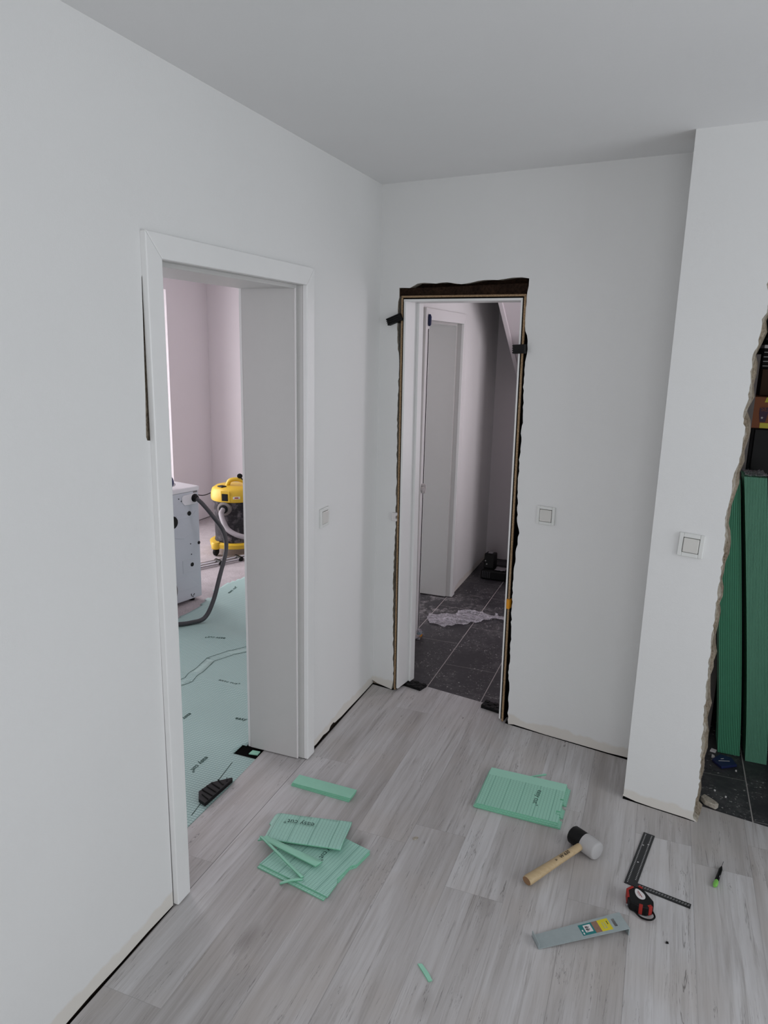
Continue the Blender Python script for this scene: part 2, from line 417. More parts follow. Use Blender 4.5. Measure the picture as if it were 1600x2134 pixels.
# --- wall_left with the two door openings
def bottom(y0, y1, n, z0, amp, seed):
    r = random.Random(seed); return [(y0+(y1-y0)*i/n, z0 + (amp*r.random() if 0 < i < n else 0)) for i in range(n+1)]
P = [(-6.1, H), (-6.1, 0)] + bottom(-3.4, -1.705, 14, .001, .006, 3)
P += [(-1.700, 1.50), (-1.714, 1.502), (-1.7185, 1.512), (-1.713, 1.62), (-1.7075, 1.80), (-1.704, 1.93), (-1.66, 2.02), (-.77, 2.02), (-.76, 0.0)]
P += [(-.728, .0), (-.715, .022), (-.70, .024), (-.69, .010), (-.67, .009), (-.62, .013), (-.6, .016), (-.57, .010), (-.54, .008), (-.52, .022), (-.49, .024), (-.475, .014), (-.44, .012), (-.40, .008), (-.3, .007), (-.2, .004), (-.1, .002), (0, .001), (.70, 0), (.70, 1.945), (1.53, 1.945), (1.53, 0), (2.62, 0.0), (2.62, H)]
b = MB(); b.prism(P, fX, -.262, 0, side=1)
o = struct(b, 'wall_left', ['wall', 'plaster'])
b = MB(); b.box((-.12, -1.74, 1.3), (-.03, -1.69, 2.03)); b.box((-.03, -1.735, 1.49), (-.008, -1.69, 2.0))
struct(b, 'trim_gap_backing', 'plaster')
b = MB(); b.box((-.05, -.77, -.012), (-.006, -.0, .034)); b.box((-.05, -3.5, -.012), (-.004, -1.71, .012)); struct(b, 'trim_wall_foot', 'core')
# --- wall_back (B) with jagged opening
def tl(z): return .139-.0085*z
def tr(z): return .731-.0100*z
Lh = [(tl(0)-.020, 0), (tl(0)-.010, .06), (.120, .3), (.112, .62), (.118, .9), (.114, 1.2), (.111, 1.5), (.113, 1.7), (.1, 1.80), (.098, 1.93), (.105, 1.985)]
Rh = [(.733, 2.025), (.727, 1.98), (.728, 1.86), (.744, 1.80), (.742, 1.73), (.738, 1.64), (.744, 1.5), (.742, 1.25), (.748, 1.02), (.764, .95), (.752, .86), (.751, .6), (.757, .45), (.758, .25), (.765, .16), (.768, .02), (.772, 0)]
Th = [(.105, 1.99), (.104, 2.028), (.16, 2.026), (.2, 2.045), (.35, 2.047), (.42, 2.038), (.5, 2.050), (.62, 2.055), (.700, 2.060), (.733, 2.055)]
def hole(off, seed):
    l = [(a-off, z) for a, z in jag(Lh, .0028, .016, seed)]
    t_ = [(a, z+off) for a, z in jag(Th, .0035, .03, seed+1, 1)]
    r_ = [(a+off, z) for a, z in jag(Rh, .0032, .016, seed+2)]
    return l + t_ + r_
Pb = [(0, H), (0, .022)] + [(.03, .012), (.09, .004)] + hole(0, 5)
Pb = Pb + [(.80, .006), (.95, .002), (1.25, .004), (1.39, .012), (1.5, 0), (1.5, H)]
b = MB(); b.prism(Pb, fB, 0, .012, side=1); 
o = struct(b, 'wall_back', ['wall', 'mortar'])
Pc = [(-.25, H), (-.25, 0)] + hole(.0012, 15) + [(1.5, 0), (1.5, H)]
b = MB(); b.prism(Pc, fB, .0125, .045, side=1); b.prism([(x_-(.002 if x_ < .4 else -.002), z_) for x_, z_ in Pc], fB, .0455, .14, side=2)
struct(b, 'wall_back_core', ['plaster', 'mortar', 'core'])
# foam / lintel seen in the gap above and beside the frame
# --- wall_pier (pilaster + wall over the storage opening)
Ph = [(1.590, 0), (1.575, .012), (1.5745, .07), (1.580, .15), (1.571, .29), (1.562, .47), (1.558, .62), (1.555, .85), (1.557, 1.01), (1.557, 1.13), (1.549, 1.19), (1.555, 1.27), (1.556, 1.35), (1.570, 1.43), (1.5735, 1.50), (1.561, 1.573), (1.571, 1.62), (1.567, 1.70), (1.5655, 1.765), (1.5785, 1.80), (1.578, 1.88), (1.590, 1.90), (1.590, 1.96), (1.578, 1.99), (1.592, 2.012)]
off = 1.568*UB.x + (-.579)*UB.y - 1.568
Ph = [(a+off, z) for a, z in Ph]
T0 = 1.3133*UB.x + (-.5346)*UB.y
N0 = 1.3133*NB.x + (-.5346)*NB.y
Tr = [(1.62+off, 2.03), (1.75, 2.04), (2.4, 2.05), (2.5, 2.04), (2.5, 0)]
Pp = [(T0, H), (T0, .02), (T0-.003, .012), (T0+.05, .004), (1.5, .002), (1.62, .003)] + jag(Ph, .0032, .012, 31)[0:] + jag(Tr, .004, .05, 33, 1) + [(3.9, 0), (3.9, H)]
b = MB(); b.prism(Pp, fB, N0, N0+.010, side=1)
struct(b, 'wall_pier', ['wall', 'mortar'])
def pier_core(o1, seed, n0, n1, mi, bb):
    q = [(a+o1+random.Random(seed+int(z*40)).uniform(-.004, .006), z) for a, z in jag(Ph, .006, .03, seed)]
    bb.mat(mi).prism([(T0+.0005, H), (T0+.0005, 0.014), (1.5, 0.004)] + q + jag(Tr, .006, .05, seed+1, 1) + [(3.9, 0), (3.9, H)], fB, n0, n1)
b = MB(); pier_core(.0005, 41, N0+.0105, N0+.045, 0, b); pier_core(.003, 51, N0+.0455, N0+.13, 1, b)
b.mat(2).prism([(T0+.0008, N0+.02), (1.50, N0+.02), (1.50, .139), (T0+.0008, .139)], lambda p, h: bw(p[0], p[1], h), .012, H-.001)
struct(b, 'wall_pier_core', ['mortar', 'plaster', 'wall'])
# --- outer walls of this room
b = MB()
b.prism([(-6.2, 0), (-6.2, H), (-.6, H), (-.6, 0)], fX, 3.9, 3.9001) if 0 else None
yb0, yb1 = -3.2, -1.08
b.box((3.9, -6.2, 0), (4.05, yb0, H)); b.box((3.9, yb1, 0), (4.05, -.5, H)); b.box((3.9, yb0, 0), (4.05, yb1, .65)); b.box((3.9, yb0, 2.25), (4.05, yb1, H))
struct(b, 'wall_right', 'wall')
b = MB(); b.box((-.1, -6.15, 0), (.7, -6.0, H)); b.box((3.1, -6.15, 0), (4, -6.0, H)); b.box((.7, -6.15, 2.35), (3.1, -6.0, H)); b.box((.7, -6.15, 0), (3.1, -6.0, .3))
struct(b, 'wall_front', 'wall')
# --- hall walls
b = MB(); b.box((-.26, 2.60, 0), (1.6, 2.75, H)); struct(b, 'wall_hall_end', 'wall_far')
b = MB(); b.box((.47, 1.86, 0), (1.5, 2.6, H)); struct(b, 'wall_hall_shade_block', 'wall_far')  # unseen block added to shade the far end of the hall
b = MB(); b.box((1.50, .19, 0), (1.62, 1.0, H)); b.box((1.50, 1.56, 0), (1.62, 2.6, H)); b.box((1.50, 1.0, 0), (1.62, 1.56, .85)); b.box((1.50, 1.0, 2.25), (1.62, 1.56, H))
struct(b, 'wall_hall_right', 'wall_far')
b = MB(); b.box((1.621, .18, 0), (1.667, .285, 1.765)); struct(b, 'trim_storage_board', 'grey')
b = MB(); b.box((1.62, 1.0, 0), (3.9, 1.1, H)); struct(b, 'wall_storage_end', 'grey')
b = MB(); b.box((2.75, -.6, 0), (2.85, 1.0, H)); struct(b, 'wall_storage_right', 'grey')
# --- laundry room walls
b = MB()
b.box((-3.22, 2.27, 0), (-2.95, 3.05, H)); b.box((-3.22, -.1, 2.20), (-2.95, 2.27, H)); b.box((-3.22, -3.2, 0), (-2.95, -.1, H)); 
struct(b, 'wall_laundry_left', 'wall_far')
b = MB(); b.box((-3.1, 2.90, 0), (-.26, 3.05, H)); struct(b, 'wall_laundry_end', 'wall_far')
b = MB(); b.box((-3.1, -3.2, 0), (-2.2, -3.05, H)); b.box((-1.0, -3.2, 0), (-.2, -3.05, H)); b.box((-2.2, -3.2, 0), (-1.0, -3.05, .9)); b.box((-2.2, -3.2, 2.1), (-1.0, -3.05, H))
struct(b, 'wall_laundry_front', 'wall_far')
# terrace window frame seen edge-on at the left of the laundry room
wr = root('window_1', (-3.0, 2.2, 0), 'white terrace window frame in the laundry room', None, kind='structure')
b = MB(); b.box((-3.22, 1.98, 0), (-3.17, 2.269, 2.199)); b.box((-3.22, -.1, 2.14), (-3.17, 1.98, 2.199)); b.box((-3.22, -.1, 0), (-3.17, -.04, 2.14)); b.box((-3.22, 1.0, 0), (-3.17, 1.06, 2.14))
b.build('window_frame', 'white', wr, bevel=.004)

# --- door_1: white frame on the left wall
d = root('door_1', (0, -1.25, 0), 'white door frame without leaf in the left wall', None, kind='structure')
cT, cO0, cO1, cI0, cI1 = 2.047, -1.702, -.727, -1.637, -.79
x0, x1 = -.002, .018
b = MB()
b.prism([(cO0, .004), (cI0, .004), (cI0, 1.981), (cO0, cT)], fX, x0, x1); b.build('casing', 'white', d, bevel=.003)
b = MB(); b.prism([(cI0, 1.9815), (cI1, 1.9815), (cO1, cT+.0), (cO0, cT+.0005)], fX, x0, x1); b.build('casing', 'white', d, bevel=.003)
b = MB(); b.prism([(cO1, .004), (cI1, .004), (cI1, 1.981), (cO1, cT-.001)], fX, x0, x1); b.build('casing', 'white', d, bevel=.003)
# rebate step (door stop) then lining
for nm, y0, y1, sgn in (('rebate', cI0, cI0+.0, 1), ('rebate', cI1, cI1, -1)):
    b = MB(); ya = y0-.012*sgn; yb = y0+.000*sgn
    b.box((-.026, min(ya, yb), .004), (-.002, max(ya, yb), 1.99)); b.build('rebate', 'reveal', d, bevel=.001)
    b = MB(); ya = y0-.012*sgn; yb = y0+.013*sgn
    b.box((-.262, min(ya, yb), .004), (-.026, max(ya, yb), 1.993)); b.build('lining', 'reveal', d, bevel=.004)
    b = MB(); ya = y0-.0*sgn; yb = y0+.009*sgn
    b.box((-.275, min(y0-.055*sgn, yb), .004), (-.262, max(y0-.055*sgn, yb), 2.03)); b.build('casing', 'white', d, bevel=.002)
b = MB(); b.box((-.026, cI0, 1.981), (-.002, cI1, 1.993)); b.build('rebate', 'reveal', d, bevel=.001)
b = MB(); b.box((-.262, cI0+.013, 1.968), (-.026, cI1-.013, 1.993)); b.build('lining', 'reveal', d, bevel=.002)
b = MB(); b.box((-.275, cI0-.055, 1.972), (-.262, cI1+.055, 2.03)); b.build('casing', 'white', d)
b = MB(); b.tube([(-.028, cI1-.010, .006), (-.028, cI1-.010, 1.97)], .004, 8); b.build('rubber_seal', 'label_white', d)

# --- door_2: raw frame in the back wall
d = root('door_2', bw(.43, .05, 0), 'raw door frame with exposed particle board edge in the back wall', None, kind='structure')
zt = 1.978
def sheet(t0f, t1f, n0, n1, z0, z1, name, mt, bev=0):
    b = MB(); vs = []
    for z in (z0, z1):
        for t in (t0f(z), t1f(z)):
            for n in (n0, n1): vs.append(bw(t, n, z))
    b.add(vs, [(0, 1, 3, 2), (4, 6, 7, 5), (0, 4, 5, 1), (2, 3, 7, 6), (0, 2, 6, 4), (1, 5, 7, 3)])
    return b.build(name, mt, d, bevel=bev)
zb = .016
sheet(lambda z: tl(z)+.010, lambda z: tl(z)+.021, -.004, .150, zb, zt-.004, 'lining', 'white', .002)
sheet(lambda z: tl(z)+.0045, lambda z: tl(z)+.0102, .000, .14, zb, zt+.003, 'groove_shade', 'foam')  # flush black strip painted as the shade inside the groove
sheet(lambda z: tl(z)-.004, lambda z: tl(z)+.0045, -.003, .003, zb-.01, zt+.010, 'chipboard_edge', 'chip')
sheet(lambda z: tl(z)-.004, lambda z: tl(z)+.0045, .0032, .14, zb-.01, zt+.008, 'gap_shade', 'foam')  # black strip stands in for shade in the gap behind the chipboard
sheet(lambda z: tr(z)-.008, lambda z: tr(z)+.0, -.004, .150, zb, zt-.004, 'lining', 'white', .002)
sheet(lambda z: tr(z)-.0, lambda z: tr(z)+.006, .000, .14, zb, zt+.003, 'groove_shade', 'foam')
sheet(lambda z: tr(z)+.006, lambda z: tr(z)+.0145, -.003, .003, zb-.01, zt+.010, 'chipboard_edge', 'chip')
sheet(lambda z: tr(z)+.006, lambda z: tr(z)+.0145, .0032, .14, zb-.01, zt+.008, 'gap_shade', 'foam')
for z0, z1, mt, n0, nm in ((zt-.012, zt-.002, 'white', -.004, 'lining'), (zt-.002, zt+.005, 'foam', .000, 'groove_shade'), (zt+.005, zt+.0135, 'chip', -.003, 'chipboard_edge')):
    sheet(lambda z: tl(1.98)+(.010 if mt == 'white' else -.004), lambda z: tr(1.98)+(0 if mt == 'white' else .0145), n0, .14, z0, z1, nm, mt)
# stop lip on the hall side of the lining, with a white seal
sheet(lambda z: tl(z)+.021, lambda z: tl(z)+.034, .105, .150, zb, zt-.012, 'door_stop', 'white', .002)
# dark boards behind the gap: above and at both sides
b = MB(); b.mat(0).prism([(.105, 1.990), (.735, 1.990), (.735, 2.036), (.105, 2.024)], fB, .004, .13)
b.prism([(.08, 1.992), (.76, 1.992), (.76, 2.085), (.08, 2.085)], fB, .050, .131)
b.build('lintel_board', 'dark_wood', d)
for t0, t1 in ((.085, .128), (.742, .790)):
    b = MB(); b.box((0, 0, 0), (0, 0, 0)) if 0 else None
    b.prism([(t0, .0), (t1, .0), (t1-.008, 1.99), (t0, 1.99)], fB, .060, .13); b.build('gap_filling', 'foam', d)

# --- door_3: white door frame in the hall's left wall
d = root('door_3', (0, 1.1, 0), 'white door frame in the hall wall behind the raw frame', None, kind='structure')
a0, a1 = .735, 1.49
b = MB(); b.prism([(a0-.065, .004), (a0, .004), (a0, 1.91), (a0-.065, 1.975)], fX, -.002, .016); b.build('casing', 'white', d, bevel=.002)
b = MB(); b.prism([(a0, 1.911), (a1, 1.911), (a1+.065, 1.975), (a0-.065, 1.9755)], fX, -.002, .016); b.build('casing', 'white', d, bevel=.002)
b = MB(); b.prism([(a1, .004), (a1+.065, .004), (a1+.065, 1.975), (a1, 1.91)], fX, -.002, .016); b.build('casing', 'white', d, bevel=.002)
for y0, s_ in ((a0, 1), (a1, -1)):
    b = MB(); b.box((-.262, min(y0-.02*s_, y0+.013*s_), .004), (-.03, max(y0-.02*s_, y0+.013*s_), 1.94)); b.build('lining', 'reveal', d, bevel=.002)
    b = MB(); b.box((-.03, min(y0-.02*s_, y0), .004), (-.002, max(y0-.02*s_, y0), 1.93)); b.build('rebate', 'reveal', d)
b = MB(); b.box((-.262, a0+.013, 1.898), (-.03, a1-.013, 1.94)); b.build('lining', 'reveal', d)
b = MB(); b.tube([(.017, a0-.020, .01), (.017, a0-.020, 1.86)], .0028, 6); b.build('rubber_seal', 'black', d)
b = MB(); b.lathe([(.004, -.03), (.011, -.02), (.012, .02), (.006, .035)], (.022, a0-.022, 1.905), 12); b.build('blue_plug', 'blue', d)['label'] = 'dark blue foam plug at the top of the casing'
b = MB(); b.box((.016, a0-.055, .93), (.034, a0-.028, .955)); b.box((.016, a0-.045, .915), (.042, a0-.035, .972)); b.build('strike_clip', 'label_white', d, bevel=.003)

# --- staircase in the hall: string boards and treads seen from below
st = root('staircase', (.25, 2.5, 1.4), 'white wooden staircase rising above the hall, seen from below', 'staircase')
sl = (1.494-2.07)/(2.48-1.586)
def zs(y): return 2.07 + sl*(y-1.586)
for k, (z0, z1, x_) in enumerate(((0, .075, .205), (.082, .150, .200), (.157, .225, .196), (.232, .40, .210))):
    b = MB(); b.prism([(2.598, zs(2.598)+z0), (2.598, zs(2.598)+z1), (.95, zs(.95)+z1), (.95, zs(.95)+z0)], fX, x_, x_+.03)
    b.build('string_board', 'wall_far', st, bevel=.004)
for z0 in (.0755, .1505, .2255):
    b = MB(); b.prism([(2.597, zs(2.597)+z0), (2.597, zs(2.597)+z0+.0065), (.95, zs(.95)+z0+.0065), (.95, zs(.95)+z0)], fX, .199, .22); b.build('shadow_groove', 'black_matt', st)  # black strips painted in as the shade between string boards
b = MB(); b.prism([(2.598, zs(2.598)+.02), (2.598, zs(2.598)+.05), (.95, zs(.95)+.05), (.95, zs(.95)+.02)], fX, .236, 1.49); b.build('soffit', 'wall_far', st)
for k in range(7):
    y = 2.3-.2*k; b = MB(); b.box((.236, y-.22, zs(y)+.2), (1.49, y, zs(y)+.235)); b.build('tread', 'wall_far', st)

# ================================================================== THINGS
# --- switches
def switch(name, label, P0, ex, nrm, wd=.082, ez=Vector((0, 0, 1)), tilt=0):
    """P0 = centre on the wall"""
    P0 = Vector(P0); ex = Vector(ex).normalized(); nrm = Vector(nrm).normalized()
    r = root(name, P0, label, 'light switch')
    mt = Matrix((ex, ez, nrm)).transposed().to_4x4(); mt = Matrix.Translation(P0) @ mt @ Matrix.Rotation(tilt, 4, 'Z')
    h = wd/2; b = MB()
    for x_a, x_b, y_a, y_b in ((-h, -.028, -h, h), (.028, h, -h, h), (-.028, .028, .028, h), (-.028, .028, -h, -.028)):
        b.box((x_a, y_a, .0), (x_b, y_b, .010), mt)
    b.build('frame', 'switch', r, bevel=.002)
    b = MB(); b.box((-.0265, -.0265, .0), (.0265, .0265, .0125), mt); b.build('rocker', 'rocker', r, bevel=.0025)
    b = MB(); b.box((-.030, -.030, -.001), (.030, .030, .004), mt); b.build('gap', 'foam', r)
switch('light_switch', 'white light switch on the left wall between the white door frame and the corner', (0.0, -.606, 1.048), (0, 1, 0), (1, 0, 0))
switch('light_switch', 'white light switch on the back wall right of the raw door frame', bw(.882, 0, 1.05), UB, -NB)
switch('light_switch', 'white light switch on the projecting wall beside the broken opening', bw(1.524-.0, N0, 1.088), UB, -NB, .086, tilt=-.03)

# --- packers and bits around the raw frame
def packer(label, t0, t1, z0, z1, n0, n1, mt='black', name='packer', rz=0):
    r = root(name, bw((t0+t1)/2, (n0+n1)/2, z0), label, 'packer')
    c = bw((t0+t1)/2, (n0+n1)/2, (z0+z1)/2)
    mtx = Matrix.Translation(c) @ Matrix((UB, NB, Vector((0, 0, 1)))).transposed().to_4x4() @ Matrix.Rotation(rz, 4, 'Y')
    w_, d_, h_ = (t1-t0)/2, (n1-n0)/2, (z1-z0)/2
    b = MB(); b.box((-w_, -d_, -h_), (w_, d_, h_), mtx); b.build('block', mt, r, bevel=.0015)
    for k in range(4):
        f = -h_+h_*2*(k+.5)/4
        b = MB(); b.box((-w_-.001, -d_-.003, f-.0025), (w_+.001, -d_+.001, f+.0025), mtx); b.build('rib', mt, r)
    return r
packer('black plastic packer wedged left of the raw frame near its top', .052, .128, 1.868, 1.902, -.020, .05, rz=-.35)
packer('black plastic packer sticking out over the right edge of the raw frame', .690, .742, 1.745, 1.783, -.030, .02, rz=-.06)
r = root('packer', bw(.115, -.01, .915), 'small white packer in the gap left of the raw frame', 'packer')
b = MB(); 
b.prism([(.100, .915), (.128, .915), (.128, .925), (.120, .93), (.120, .94), (.129, .945), (.129, .957), (.100, .957)], fB, -.012, .03); b.build('block', 'label_white', r, bevel=.001)
r = root('packer', bw(.742, .0, .585), 'small orange packer in the gap right of the raw frame', 'packer')
b = MB(); b.prism([(.7285, .585), (.742, .583), (.742, .628), (.7285, .630)], fB, -.012, .02); b.build('block', 'orange', r, bevel=.001)
def floor_block(label, poly, h):
    c = sum((Vector((p[0], p[1], 0)) for p in poly), Vector())/len(poly)
    r = root('support_block', c, label, 'block')
    b = MB(); b.prism(poly, fZ, .0, h*.8); b.build('block', 'black', r, bevel=.001)
    e1 = Vector((poly[1][0]-poly[0][0], poly[1][1]-poly[0][1], 0)); e2 = Vector((poly[3][0]-poly[0][0], poly[3][1]-poly[0][1], 0)); p0 = Vector((poly[0][0], poly[0][1], 0))
    for i in range(5):
        for j in range(3):
            if (i+j) % 2: continue
            q = [p0+e1*((i+a)/5)+e2*((j+c_)/3) for a, c_ in ((.08, .1), (.92, .1), (.92, .9), (.08, .9))]
            b = MB(); b.prism([(v_.x, v_.y) for v_ in q], fZ, h*.78, h); b.build('stud', 'black_matt', r)
floor_block('black studded support block on the floor at the left foot of the raw frame', [(.152, .046), (.262, .020), (.280, .078), (.170, .108)], .017)
floor_block('black studded support block on the floor at the right foot of the raw frame', [(.600, -.028), (.716, -.056), (.722, .004), (.612, .034)], .020)

# --- laundry room ----------------------------------------------------------
def sheet_mesh(name, poly, thick, mats, label, group=None, cat='underlay sheet', hf=None, z=0, org=None, rz=0, kind=None, parent=None, bend=None):
    """foam board from a 2-D outline (local coordinates), lying at height z"""
    b = MB(); b.prism(poly, fZ, 0, thick, side=1)
    if bend: b.v = [bend(p) for p in b.v]
    o = b.build(name, mats, bevel=0)
    o.location = org or (0, 0, z); o.location.z = z; o.rotation_euler = (0, 0, rz)
    if parent is None: tag(o, label, cat, group, kind)
    return o
# laid underlay with a curling far end: grid mesh in world x,y
def uh(x, y):
    h = 0.0
    q = (y + .15*x) # ripples across the sheet
    h += .020*math.exp(-((q-.05)/.10)**2) + .055*max(0, min(1, (q-.35)/.55))**1.5*(1+.25*math.sin(x*5))
    h += .012*math.exp(-((q+.45)/.05)**2)*(1 if x < -.5 else max(0, (-x-.3)/.2))
    return h*max(0, min(1, (-x-.28)/.25))
def edge_y(x):  # far edge of the laid sheets (y as a function of x)
    pts = [(-3, -1.6), (-1.70, -.2), (-1.50, .34), (-1.56, .72), (-1.52, .80), (-1.58, .95), (-1.53, 1.22)]
    return None
b = MB()
Q = [(-1.62, -2.2), (-.192, -2.2), (-.192, -.88), (-.192, -.86), (-.30, -.86), (-.30, -.79), (-.285, -.6), (-.285, 1.6), (-1.45, 1.6), (-1.53, 1.30), (-1.50, 1.16), (-1.57, 1.0), (-1.585, .88), (-1.53, .80), (-1.545, .72), (-1.50, .55), (-1.515, .42), (-1.48, .30), (-1.50, .1), (-1.62, -.4)]
bm = bmesh.new(); 
N1, N2 = 70, 190
vs = {}
def inside(x, y, poly):
    c = False; n = len(poly); j = n-1
    for i in range(n):
        xi, yi = poly[i]; xj, yj = poly[j]
        if (yi > y) != (yj > y) and x < (xj-xi)*(y-yi)/(yj-yi)+xi: c = not c
        j = i
    return c
dx = .02
fs = []
for i in range(N1+4):
    for j in range(N2+4):
        x = -1.63+i*dx; y = -2.21+j*dx
        if inside(x+dx/2, y+dx/2, Q): fs.append((i, j))
for (i, j) in fs:
    ids = []
    for a, c in ((0, 0), (1, 0), (1, 1), (0, 1)):
        key = (i+a, j+c)
        if key not in vs:
            x = -1.63+(i+a)*dx + R.uniform(-.001, .001); y = -2.21+(j+c)*dx
            if i+a >= 71 and x > -.22: x = -.192
            vs[key] = bm.verts.new((x, y, -.0055+uh(x, y)))
        ids.append(vs[key])
    bm.faces.new(ids)
me = bpy.data.meshes.new('laid_underlay'); 
for f in bm.faces: f.smooth = True
bm.to_mesh(me); bm.free(); me.materials.append(M['under_room'])
o = bpy.data.objects.new('laid_underlay', me); COL.objects.link(o); md = o.modifiers.new('solid', 'SOLIDIFY'); md.thickness = .0045; md.offset = 1
tag(o, 'large pale green printed foam underlay laid on the floor beyond the white door frame', 'underlay')
laid = o
def room_text(s, a, b_, size, up_):
    a = Vector((a[0], a[1], 0)); c = Vector((b_[0], b_[1], 0)); mid = (a+c)/2; mid.z = uh(mid.x, mid.y)+.0003
    xd = c-a; xd.z = uh(c.x, c.y)-uh(a.x, a.y); yd = Vector((-xd.y, xd.x, 0))
    return text(s, 'print', 'ink', laid, mid, xd, yd, size, .0004)
# text runs a -> b
room_text('easy cut°', (-.754, -.303), (-.640, -.299), .034, 0)
room_text('easy cut°', (-.395, -.945), (-.395, -1.055), .034, 0)
room_text('easy cut°', (-1.030, .165), (-1.15, .150), .036, 0)
room_text('easy cut°', (-1.456, .86), (-1.462, .99), .034, 0)
room_text('easy cut°', (-.69, -.655), (-.69, -.765), .034, 0)
room_text('easy cut°', (-.462, -.60), (-.35, -.585), .034, 0)
# plain overlap band (printed lines missing) as thin strip lying on the sheet
def strip_on(path, wd, name, mt, label, lift=.0045):
    pts = [Vector((p[0], p[1], 0)) for p in path]; b = MB(); Lp = []; Rp = []
    dense = []
    for p, q in zip(pts, pts[1:]):
        for i in range(12): dense.append(p+(q-p)*(i/12))
    dense.append(pts[-1])
    for i, p in enumerate(dense):
        d_ = (dense[min(i+1, len(dense)-1)]-dense[max(0, i-1)]).normalized(); n_ = Vector((-d_.y, d_.x, 0))
        for s_, arr in ((1, Lp), (-1, Rp)):
            q = p+n_*wd/2*s_; arr.append(Vector((q.x, q.y, uh(q.x, q.y)-.0055+lift)))
    n = len(Lp); b.add(Lp+Rp, [(i, i+1, n+i+1, n+i) for i in range(n-1)])
    o = b.build(name, mt, laid, smooth=True); md = o.modifiers.new('s', 'SOLIDIFY'); md.thickness = .0008; md.offset = 1
    return o
strip_on([(-1.25, -.75), (-.98, -.48), (-.91, -.36), (-.955, -.09), (-.90, .03), (-.76, .16), (-.40, .35)], .062, 'overlap_band', 'under_band', '')
for w__ in (-1, 1):
    strip_on([(x_+.031*w__, y_-.010*w__) for x_, y_ in [(-1.25, -.75), (-.98, -.48), (-.91, -.36), (-.955, -.09), (-.90, .03), (-.76, .16), (-.40, .35)]], .0022, 'band_outline', 'ink', '', .0062)
strip_on([(-.22, -1.30), (-.262, -1.02), (-.275, -.93)], .004, 'pen_line', 'ink', '')
# green offcut in the dark notch at the frame foot
b = MB(); b.prism([(-.245, -.845), (-.205, -.838), (-.207, -.812), (-.243, -.815)], fZ, -.004, .001)
o = b.build('foam_offcut', 'under_plain'); own_origin(o, (-.225, -.83, 0)); tag(o, 'small green foam offcut in the dark notch at the foot of the white door frame', 'foam offcut')
b = MB(); b.prism([(-.325, -.885), (-.192, -.885), (-.192, -.785), (-.325, -.775)], fZ, -.0075, -.0066); b.build('trim_notch', 'foam')['kind'] = 'structure'

# grooved black knocking wedge
r = root('grooved_wedge', (-.22, -1.15, 0), 'black grooved plastic wedge lying on the edge between underlay and laminate', 'wedge')
WP = [(-.200, -1.240), (-.240, -1.225), (-.268, -1.185), (-.257, -1.112), (-.198, -1.050), (-.190, -1.060)]
b = MB(); b.prism(WP, fZ, .0035, .018); b.build('body', 'black', r, bevel=.001)
WPi = [(-.206, -1.225), (-.236, -1.213), (-.259, -1.180), (-.249, -1.117), (-.203, -1.07)]
for k in range(6):
    y = -1.215+.026*k; xs_ = [-.245, -.262, -.258, -.252, -.240, -.215][k]
    b = MB(); b.prism([(-.203, y), (xs_, y+.018), (xs_, y+.023), (-.203, y+.005)], fZ, .0175, .022); b.build('groove_rib', 'black_matt', r)

# washing machine
wm = root('washing_machine', (-1.59, .74, 0), 'white washing machine seen from its back panel in the next room', 'washing machine')
K = Vector((-1.59, .74, 0)); e1 = Vector((-.23, -.973, 0)).normalized(); e2 = Vector((-.973, .23, 0)).normalized()
mt = Matrix((e1, e2, Vector((0, 0, 1)))).transposed().to_4x4()   # local x along back, y into depth
mt = Matrix.Translation(K) @ mt
b = MB(); b.box((0, 0, .02), (.60, .56, .775), mt); b.build('body', 'wm', wm, bevel=.006)
b = MB(); b.box((-.004, -.004, .776), (.604, .564, .806), mt); b.build('top', 'wm_top', wm, bevel=.004)
for sx_, sy2 in ((.05, .05), (.55, .05), (.05, .5), (.55, .5)):
    b = MB(); b.lathe([(.02, -.0), (.02, .02)], mt @ Vector((sx_, sy2, -.0075)), 12); b.lathe([(.012, .01), (.012, .03)], mt @ Vector((sx_, sy2, -.0075)), 12); b.build('foot', 'black', wm)
nb = -e2
for s_, z_, r_ in ((.087, .628, .013), (.079, .267, .012), (.012, .408, .009), (.228, .588, .035)):
    b = MB(); b.lathe([(r_*1.25, .0), (r_*1.2, .0025), (r_, .003)], mt @ Vector((s_, -.0005, z_)), 20, nb); b.build('transit_hole', 'black_matt', wm)
    b = MB(); 
for s_, z_ in ((.07, .052), (.095, .055), (.082, .035), (.075, .045), (.092, .044), (.09, .25), (.08, .34), (.085, .415), (.15, .722), (.17, .74)):
    b = MB(); b.lathe([(.004, 0), (.004, .0015)], mt @ Vector((s_, -.0005, z_)), 8, nb); b.build('screw', 'black_matt', wm)
b = MB(); b.prism([(.015, .70), (.03, .685), (.125, .688), (.145, .71), (.145, .745), (.13, .757), (.03, .76), (.015, .745)], lambda p, h: mt @ Vector((p[0], -h, p[1])), 0, .006); b.build('connection_plate', 'wm_top', wm, bevel=.003)
for poly in ([(.03, .64), (.05, .62), (.2, .63), (.2, .60), (.03, .60)], [(.05, .50), (.16, .58), (.30, .56), (.30, .50), (.14, .46)], [(.03, .10), (.12, .20), (.25, .16), (.25, .10)], [(.02, .30), (.03, .22), (.16, .22), (.16, .31)]):
    b = MB(); b.prism(poly, lambda p, h: mt @ Vector((p[0], -h, p[1])), 0, .0022); b.build('pressed_panel', 'wm', wm, bevel=.0018)
b = MB(); b.lathe([(.095, 0), (.095, .012), (.07, .016)], mt @ Vector((.315, -.0005, .12)), 32, nb); b.build('pulley_cover', 'grey', wm)
b = MB(); b.box((.012, -.0015, .764), (.045, 0, .773), mt); b.build('type_plate', 'grey', wm)
